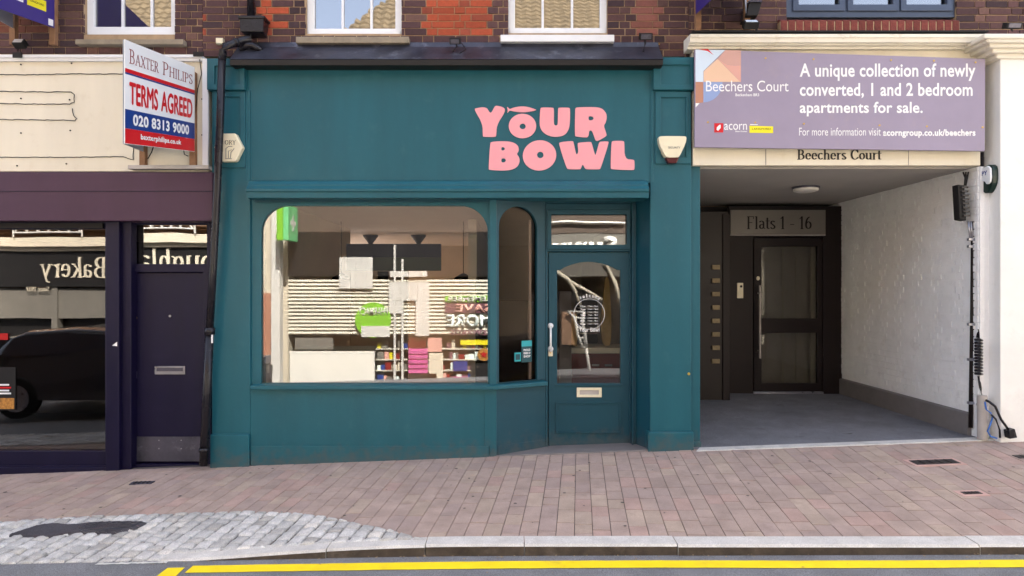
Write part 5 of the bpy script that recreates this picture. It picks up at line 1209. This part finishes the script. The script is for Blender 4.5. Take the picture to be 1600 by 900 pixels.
for k in range(12): s.tube([(X(1523.5, .01), .01, Z(531 + 4.8 * k)), (X(1529, -.02), -.03, Z(530 + 4.8 * k)), (X(1534, .01), .01, Z(532 + 4.8 * k))], .014, 8)
s.build('coil', 'black', t, 0, True, split=True)
s = MB(); s.tube([(X(1529, .02), .02, Z(588)), (X(1532, .0), .0, Z(606)), (X(1535, -.02), -.02, Z(622)), (X(1546, -.17), -.17, Z(628, -.17)), (X(1555, -.18), -.18, Z(635, -.18)), (X(1564, -.19), -.19, Z(655, -.19)), (X(1577, -.2), -.2, Z(673, -.2))], .012, 8); s.build('lead', 'black', t, 0, True)
s = MB(); s.tube([(X(1549, -.17), -.17, Z(648, -.17)), (X(1556, -.18), -.18, Z(655, -.18)), (X(1562, -.18), -.18, Z(672, -.18)), (X(1562.5, -.18), -.18, Z(684, -.18))], .009, 8); s.build('lead', 'black', t, 0, True)
s = MB(); d = -.24; a = [(X(1578, d), d, Z(686, d)), (X(1590, d), d, Z(684, d)), (X(1586, d), d, Z(670, d)), (X(1576, d), d, Z(673, d))]; s.hexa(a, [(p[0], d + .07, p[2]) for p in a]); s.build('plug', 'black', t, .006)
t = thing('grey_pipe', (X(1535, -.05), -.05, .15), 'short pale grey pipe standing at the foot of the white pier', 'pipe')
s = MB(); s.tube([(X(1535, -.06), -.06, Z(686, -.06)), (X(1534.5, -.06), -.06, Z(618, -.06))], .045, 16); s.tube([(X(1534.5, -.06), -.06, Z(634, -.06)), (X(1534.5, -.06), -.06, Z(631, -.06))], .049, 16); s.build('tube', 'conduit', t, 0, False)
s = MB(); s.tube([(X(1539, -.12), -.12, Z(628, -.12)), (X(1541, -.14), -.14, Z(640, -.14)), (X(1548, -.15), -.15, Z(645, -.15)), (X(1551, -.16), -.16, Z(652, -.16)), (X(1547, -.16), -.16, Z(664, -.16)), (X(1543, -.16), -.16, Z(674, -.16)), (X(1548, -.17), -.17, Z(682, -.17)), (X(1558, -.18), -.18, Z(685, -.18))], .008, 8)
tag(s.build('blue_cable', 'bluew', None, 0, True), 'tangled thin blue cable beside the short grey pipe', 'cable')

# ------------------------------------------------------------------ the sunlit side of the street, seen in the glass
GO = -.9
def obox(mb, x0, x1, z0, z1, y0=0.0, y1=.2): mb.box(x0, x1, YO - y1, YO - y0, z0, z1)   # y0 = recess behind the far front line
def OT(y): return lambda u, v, wv: (u, y + wv, v)         # lettering readable from our side
def roof(t, x0, x1, eave, pitch, depth, hipl=False, hipr=False):
    s = MB(); rows = 26; n = int((x1 - x0) / .26)
    for r_ in range(rows):
        f0, f1 = r_ / rows, (r_ + 1) / rows
        for c_ in range(n):
            for h_ in range(2):
                a = x0 + (x1 - x0) * (c_ + h_ / 2) / n; b = x0 + (x1 - x0) * (c_ + (h_ + 1) / 2) / n
                if hipl and a < x0 + depth * f0 * .75: continue
                lift = (.05, -.0)[h_]; z0_ = eave + depth * f0 * pitch; z1_ = eave + depth * f1 * pitch
                ya, yb = YO + .25 - depth * f0, YO + .25 - depth * f1
                la, lb = (0, .05) if h_ == 0 else (.05, 0)
                s.face([(a, ya, z0_ + la + .05), (b, ya, z0_ + lb + .05), (b, yb, z1_ + lb), (a, yb, z1_ + la)])
                s.face([(a, ya, z0_ + la + .05), (b, ya, z0_ + lb + .05), (b, ya, z0_ - .02), (a, ya, z0_ - .02)])
    s.build('roof', 'tile', t, auto=False)
def oppwin(t, x0, x1, z0, z1):
    s = MB(); s.plate(rect(x0, x1, z0, z1), [rect(x0 + .07, (x0 + x1) / 2 - .02, z0 + .07, z1 - .07), rect((x0 + x1) / 2 + .02, x1 - .07, z0 + .07, z1 - .07)], YO + .03, YO - .04); f = s.build('window', 'oppwhite', t)
    MB().box(x0, x1, YO + .002, YO + .01, z0 + .03, z1 - .03).build('pane', 'oppdark', f); MB().box(x0 - .1, x1 + .1, YO - .02, YO + .12, z0 - .1, z0 - .001).build('sill', 'oppwhite', f)
# bakery
t = thing('bakery_building', (-10.4, YO, GO), 'brick bakery across the street, mirrored in the left shop window', 'building')
s = MB(); obox(s, -16, -6.4, 3.12, 6.6, .0, 5); obox(s, -16, -6.4, GO, 3.1, .5, 5); s.build('wall', 'oppbrick', t)
s = MB(); s.box(-16, -6.4, YO - .5, YO + .18, 2.70, 2.92); s.box(-16, -6.4, YO - .5, YO + .10, 2.60, 2.69); s.build('cornice', 'oppcream', t, .01)
s = MB(); s.box(-16, -6.4, YO - .5, YO + .03, 1.75, 2.59); s.build('fascia', 'oppdark', t)
zt_ = lambda y_: 1.72 + (450 - y_) / F * 15.25; xt_ = lambda p: (p - 800) / F * 15.25
serif('lettering', 'Coughlans', 'oppcream', t, OT(YO + .031), xt_(357), xt_(172), zt_(440), zt_(393), wt=.12, th=.02)
serif('lettering', 'Bakery', 'oppcream', t, OT(YO + .031), xt_(168), xt_(65), zt_(442), zt_(402), wt=.12, th=.02)
serif('lettering', 'Since 1937', 'oppcream', t, OT(YO + .031), xt_(79), xt_(44), zt_(455), zt_(448), wt=.12, th=.01)
s = MB(); obox(s, -16, -6.4, GO, .2, .02, .5); obox(s, -16, -6.4, 1.0, 1.72, .04, .4)
for x_ in (-15, -12.6, -10.9, -9.3, -7.9, -6.55): obox(s, x_ - .07, x_ + .07, GO, 1.74, .0, .5)
s.build('shop_frame', 'oppgrey', t, split=True); s = MB(); obox(s, -16, -6.4, .2, 1.0, .2, .25); s.build('shop_window', 'oppdark', t)
for x_ in (-14.5, -11.6, -8.2):
    oppwin(t, x_ - .6, x_ + .6, 4.0, 5.6)
for x_ in (-10.9, -8.3):
    s = MB()
    for k in range(6): s.tube([(x_ - .75 + .25 * k, YO + .22, 3.05), (x_ - .62 + .25 * k, YO + .22, 3.25), (x_ - .5 + .25 * k, YO + .22, 3.05)], .018, 6)
    s.tube([(x_ - .8, YO + .22, 3.03), (x_ + .8, YO + .22, 3.03)], .02, 6); s.tube([(x_ - .8, YO + .22, 3.38), (x_ + .8, YO + .22, 3.38)], .02, 6); s.tube([(x_ - .8, YO + .22, 2.93), (x_ - .8, YO + .22, 3.4)], .02, 6); s.tube([(x_ + .8, YO + .22, 2.93), (x_ + .8, YO + .22, 3.4)], .02, 6)
    s.build('window_guard', 'oppwhite', t, split=True)
roof(t, -16, -6.4, 6.6, 1.15, 4.5)
# low link
t = thing('rendered_house', (-5.9, YO, GO), 'low white rendered house between the bakery and pharmacy across the street', 'building')
s = MB(); obox(s, -6.38, -5.32, GO, 4.6, .1, 4); s.build('wall', 'oppcream', t); s = MB(); obox(s, -6.2, -5.5, GO, 1.6, .06, .1); s.build('door', 'rust', t)
t2 = tag(MB().box(-5.62, -5.42, YO + .02, YO + .24, GO, 4.2).build('white_post', 'oppwhite'), 'tall white post beside the pharmacy, reflected at the left of the window', 'post')
# pharmacy
t = thing('pharmacy_building', (-2.6, YO, GO), 'pharmacy across the street with cream roller shutter, mirrored in the big window', 'building')
dv = 15.17; zt_ = lambda y_: 1.72 + (450 - y_) / F * dv; xt_ = lambda p: (p - 800) / F * dv
s = MB(); obox(s, -5.3, 6.5, 3.05, 6.5, 0, 5); obox(s, -6.36, -5.31, 4.61, 6.5, 0, 4); obox(s, -5.3, 6.5, GO, 3.04, .8, 5); s.build('wall', 'oppbrown', t)
s = MB(); s.box(-5.3, 0.55, YO - .78, YO + .04, 2.0, 3.04); s.build('fascia', 'oppdark', t)
s = MB(); n = 15; za, zb2 = zt_(524), zt_(437)
for k in range(n):
    a = za + (zb2 - za) * k / n; b = za + (zb2 - za) * (k + 1) / n
    s.prof([(YO - .06, a + .022), (YO + .0, a + .022), (YO + .018, (a + b) / 2), (YO + .0, b), (YO - .06, b)], xt_(450), xt_(800))
s.box(xt_(450), xt_(800), YO - .07, YO - .055, za, zb2); s.build('shutter', 'oppshut', t)
s = MB(); obox(s, -5.3, xt_(450), GO, 2.0, -.02, .5); obox(s, xt_(800), .5, GO, 2.0, -.02, .5); s.build('pilaster', 'oppcream', t, .01)
s = MB(); obox(s, -5.3, .5, GO, zt_(598), 0, .3); s.build('stall_riser', 'oppcream', t)
s = MB(); obox(s, -5.3, .5, GO, 2.0, .45, .5); s.build('shop_inside', 'oppdark', t)
s = MB(); s.box(xt_(616), xt_(619), YO + .02, YO + .08, GO, zt_(383)); s.box(xt_(628), xt_(631), YO + .02, YO + .08, GO, zt_(405)); s.build('frame_post', 'oppwhite', t, split=True)
for p0, p1, q0, q1 in ((531, 583, 402, 451), (608, 671, 441, 470), (608, 630, 470, 490), (650, 671, 470, 525), (610, 668, 424, 433)):
    g = MB(); k_n = max(1, round((p1 - p0) / 9)); hw = (xt_(p1) - xt_(p0)) / k_n
    for k in range(k_n): g.box(xt_(p0) + hw * k + .004, xt_(p0) + hw * (k + 1) - .004, YO + .05, YO + .07 + R.uniform(0, .012), zt_(q1) + R.uniform(0, .01), zt_(q0))
    g.box(xt_(p0), xt_(p1), YO + .03, YO + .049, zt_(q1) + .02, zt_(q0) - .02); g.build('white_board', 'oppwhite', t)
g = MB(); g.disc(xt_(584), zt_(500), .42, 0, .03, 40); g.bm.transform(Matrix.Translation((0, YO + .06, 0))); rs = g.build('round_sign', 'green', t)
sans('sign_text', 'PHARMACY', 'oppwhite', rs, OT(YO + .091), xt_(561), xt_(607), zt_(493), zt_(480), th=.004, bold=.03, mirror=True)
MB().plate(rect(xt_(566), xt_(610), zt_(526), zt_(509)), (), YO + .093, YO + .099).build('white_label', 'oppwhite', rs)
for txt, m_, q0, q1, p0 in (('REMEMBER', 'oppwhite', 463, 471, 698), ('SAVE', 'rose', 475, 488, 712), ('MORE', 'mintw', 491, 511, 698), ('REWARDS', 'brownprint', 515, 524, 704)):
    if txt in ('REMEMBER', 'SAVE'): MB().box(xt_(696), xt_(775), YO + .05, YO + .058, zt_(q1 + 1), zt_(q0 - 1)).build('window_strip', 'green' if txt == 'REMEMBER' else 'brownprint', t)
    sans('window_lettering', txt, m_, t, OT(YO + .06), xt_(p0), xt_(768), zt_(q1), zt_(q0), th=.01, bold=.05, mirror=True)
for p0, p1, q0, q1, m_, nm in ((638, 668, 545, 583, 'pinkprod', 'magenta_display'), (719, 770, 531, 539, 'yellow', 'yellow_card'), (636, 682, 584, 600, 'dblack', 'black_card'), (708, 730, 565, 580, 'blue', 'blue_card'), (708, 732, 589, 600, 'pinkprod', 'pink_card'), (670, 692, 552, 600, 'oppcream', 'cream_card'), (736, 770, 568, 588, 'dblack', 'dark_card'), (742, 770, 592, 600, 'gold', 'gold_card'), (640, 665, 528, 544, 'ired', 'red_card'), (668, 690, 528, 550, 'rose', 'portrait_card'), (460, 520, 528, 546, 'oppgrey', 'grey_card'), (452, 585, 549, 598, 'oppwhite', 'white_panel')):
    MB().box(xt_(p0), xt_(p1), YO - .05, YO - .03, zt_(q1), zt_(q0)).build(nm, m_, t)
for row, (qa, qb) in enumerate(((530, 545), (549, 562), (566, 579), (583, 598))):
    p = 588
    MB().box(xt_(586), xt_(772), YO - .3, YO - .06, zt_(qb + 1.5), zt_(qb)).build('display_shelf', 'oppshut', t)
    while p < 768:
        wd = R.uniform(4, 11); hh_ = R.uniform(.5, .95)
        if R.random() < .75: MB().box(xt_(p), xt_(p + wd * .9), YO - .2, YO - .07 + R.uniform(-.05, 0), zt_(qb), zt_(qb - (qb - qa) * hh_)).build('pack', R.choice(('oppwhite', 'blue', 'oppcream', 'rose', 'dred', 'oppgrey', 'yellow', 'mintw', 'brownprint', 'oppgrey')), t, .006)
        p += wd
s = MB()
for k in range(5): s.box(xt_(638), xt_(668), YO - .03, YO + .0, zt_(583 - 7.6 * k) , zt_(578 - 7.6 * k))
s.build('magenta_tray', 'pinkprod', t, split=True)
g = MB(); g.disc(xt_(756), zt_(554), .15, 0, .03, 24); g.bm.transform(Matrix.Translation((0, YO - .02, 0))); rs = g.build('orange_disc', 'gold', t)
s = MB(); s.plate([(xt_(756) + (.1 if k % 2 == 0 else .045) * math.sin(k * math.pi / 5), zt_(554) + (.1 if k % 2 == 0 else .045) * math.cos(k * math.pi / 5)) for k in range(10)], (), YO + .012, YO + .02); s.build('star', 'carred', rs)
# second shop with white script, mirrored in the fanlight
s = MB(); s.box(.56, 6.5, YO - .78, YO + .04, 2.0, 3.04); s.build('fascia', 'oppgrey', t)
s = MB(); obox(s, .56, 6.5, 3.06, 3.12, -.03, .2); s.build('brown_band', 'oppbrown', t)
s = MB(); s.tube([(xt_(862) + .2 * k, YO + .07, zt_(345) + .012 * math.sin(k * .9)) for k in range(10)], .03, 8); s.build('neon_line', 'oppwhite', t, 0, True)
sans('shop_name', 'Sunny', 'oppwhite', t, OT(YO + .041), xt_(968), xt_(850), zt_(408), zt_(366), th=.02, bold=.05, mirror=False)
s = MB(); obox(s, .56, 6.5, GO, 2.0, .3, .5); s.build('shop_window', 'oppdark', t); s = MB(); obox(s, xt_(881), xt_(903), zt_(541), zt_(490), -.02, .25); s.build('brick_pier', 'oppbrick', t)
s = MB()
L_ = [(890, 489), (902, 500), (906, 525), (914, 545)]; R_ = [(916, 489), (913, 505), (917, 525), (920, 545)]
for Q_ in (L_, R_): s.tube([(xt_(p), YO + .12, zt_(q)) for p, q in Q_], .035, 8)
for k in range(5):
    f_ = k / 4 * 2.99; i_ = int(f_); g_ = f_ - i_
    pt = lambda Q_: (xt_(Q_[i_][0] + (Q_[i_ + 1][0] - Q_[i_][0]) * g_), YO + .12, zt_(Q_[i_][1] + (Q_[i_ + 1][1] - Q_[i_][1]) * g_))
    s.tube([pt(L_), pt(R_)], .02, 8)
s.tube([(xt_(917), YO + .1, zt_(530)), (xt_(928), YO + .1, zt_(600))], .035, 8); s.build('white_frame', 'oppwhite', t, 0, True)
s = MB(); s.tube([(xt_(872), YO + .06, zt_(424)), (xt_(890), YO + .06, zt_(436)), (xt_(902), YO + .06, zt_(455)), (xt_(912), YO + .06, zt_(480))], .05, 8); s.tube([(xt_(895), YO + .06, zt_(440)), (xt_(925), YO + .06, zt_(456)), (xt_(945), YO + .06, zt_(468))], .04, 8); s.tube([(xt_(950), YO + .06, zt_(412)), (xt_(966), YO + .06, zt_(440)), (xt_(975), YO + .06, zt_(480))], .05, 8); s.build('arch_moulding', 'oppcream', t, 0, True)
for x_ in (-4.2, -1.4, 1.4, 4.2): oppwin(t, x_ - .55, x_ + .55, 3.9, 5.5)
roof(t, -6.3, 6.6, 6.5, 1.0, 5.0, hipl=True)
t = thing('projecting_sign', (-5.25, YO + .4, 3.2), 'green projecting pharmacy sign reflected at the top left of the window', 'sign')
MB().box(-5.16, -5.04, YO + .12, YO + .75, zt_(379), zt_(326)).build('panel', 'mint', t, .01); MB().box(-5.3, -5.16, YO + .72, YO + .76, zt_(379), zt_(326)).build('edge', 'green', t); MB().box(-5.12, -5.08, YO - .01, YO + .12, 3.1, 3.16).build('arm', 'dblack', t)
s = MB(); cz_ = zt_(352); s.box(-5.039, -5.034, YO + .38, YO + .48, cz_ - .18, cz_ + .18); s.box(-5.039, -5.0345, YO + .25, YO + .61, cz_ - .05, cz_ + .05); s.build('cross', 'oppwhite', t)
# one more house to the right
t = thing('cream_house', (10.5, YO, GO), 'low cream house across the street, reflected above the passage', 'building')
s = MB(); obox(s, 6.7, 15, GO, 5.2, 0, 5); s.build('wall', 'oppcream', t); oppwin(t, 8, 9.3, 3.2, 4.6); oppwin(t, 11, 12.3, 3.2, 4.6); roof(t, 6.7, 15, 5.2, .45, 3)

# dark parked car by the near kerb, mirrored in the left window
CX = -6.05; cz0 = zroad(CX, -3.6)
t = thing('parked_car', (CX, -3.7, cz0), 'dark hatchback parked at the kerb, mirrored in the left window', 'car')
prof = [(-1.9, 0.28), (-1.957, 0.549), (-1.881, 0.818), (-1.539, 1.221), (-1.33, 1.305), (-0.57, 1.355), (0.19, 1.305), (0.902, 0.935), (1.662, 0.818), (1.919, 0.633), (1.9, 0.28)]
s = MB(); secs = []
for yy, kx, kz in ((-.86, .97, .9), (-.80, 1, .97), (-.62, 1, 1), (.62, 1, 1), (.80, 1, .97), (.86, .97, .9)):
    secs.append([s.bm.verts.new((CX + a * kx, -3.7 + (yy * (1 if b < .96 else .82)), cz0 + .28 + (b - .28) * kz)) for a, b in prof])
for A, B in zip(secs, secs[1:]):
    for k in range(len(prof)): s.bm.faces.new([A[k], B[k], B[(k + 1) % len(prof)], A[(k + 1) % len(prof)]])
s.bm.faces.new(secs[0]); s.bm.faces.new(secs[-1][::-1]); s.build('body', 'carpaint', t, .02, False)
for sg in (-1, 1):
    y_ = -3.7 + sg * .735
    s = MB(); P = [(-1.634, 0.935), (-1.425, 1.187), (-1.235, 1.246), (-0.57, 1.28), (0.142, 1.246), (0.712, 0.935)]
    s.plate([(CX + a, cz0 + b) for a, b in P], (), y_ - .03 * sg, y_ + .045 * sg); s.build('window', 'carwin', t)
    for x_ in (-1.3, 1.3):
        s = MB(); s.tube([(CX + x_, y_ + .0, cz0 + .31), (CX + x_, y_ + .14 * sg, cz0 + .31)], .31, 24); wh = s.build('wheel', 'tyre', t, .02)
        s = MB(); s.tube([(CX + x_, y_ + .13 * sg, cz0 + .31), (CX + x_, y_ + .15 * sg, cz0 + .31)], .2, 20); s.build('rim', 'steel', wh)
    MB().box(CX - 1.96, CX - 1.8, -3.7 + sg * .68 - .14, -3.7 + sg * .68 + .12, cz0 + .75, cz0 + .9).build('tail_light', 'carred', t, .02)
    MB().box(CX + 1.76, CX + 1.9, -3.7 + sg * .62 - .15, -3.7 + sg * .62 + .15, cz0 + .66, cz0 + .8).build('headlight', 'lampw', t, .02)
MB().box(CX - 1.93, CX - 1.5, -4.25, -3.15, cz0 + .92, cz0 + 1.18).build('window', 'carwin', t)
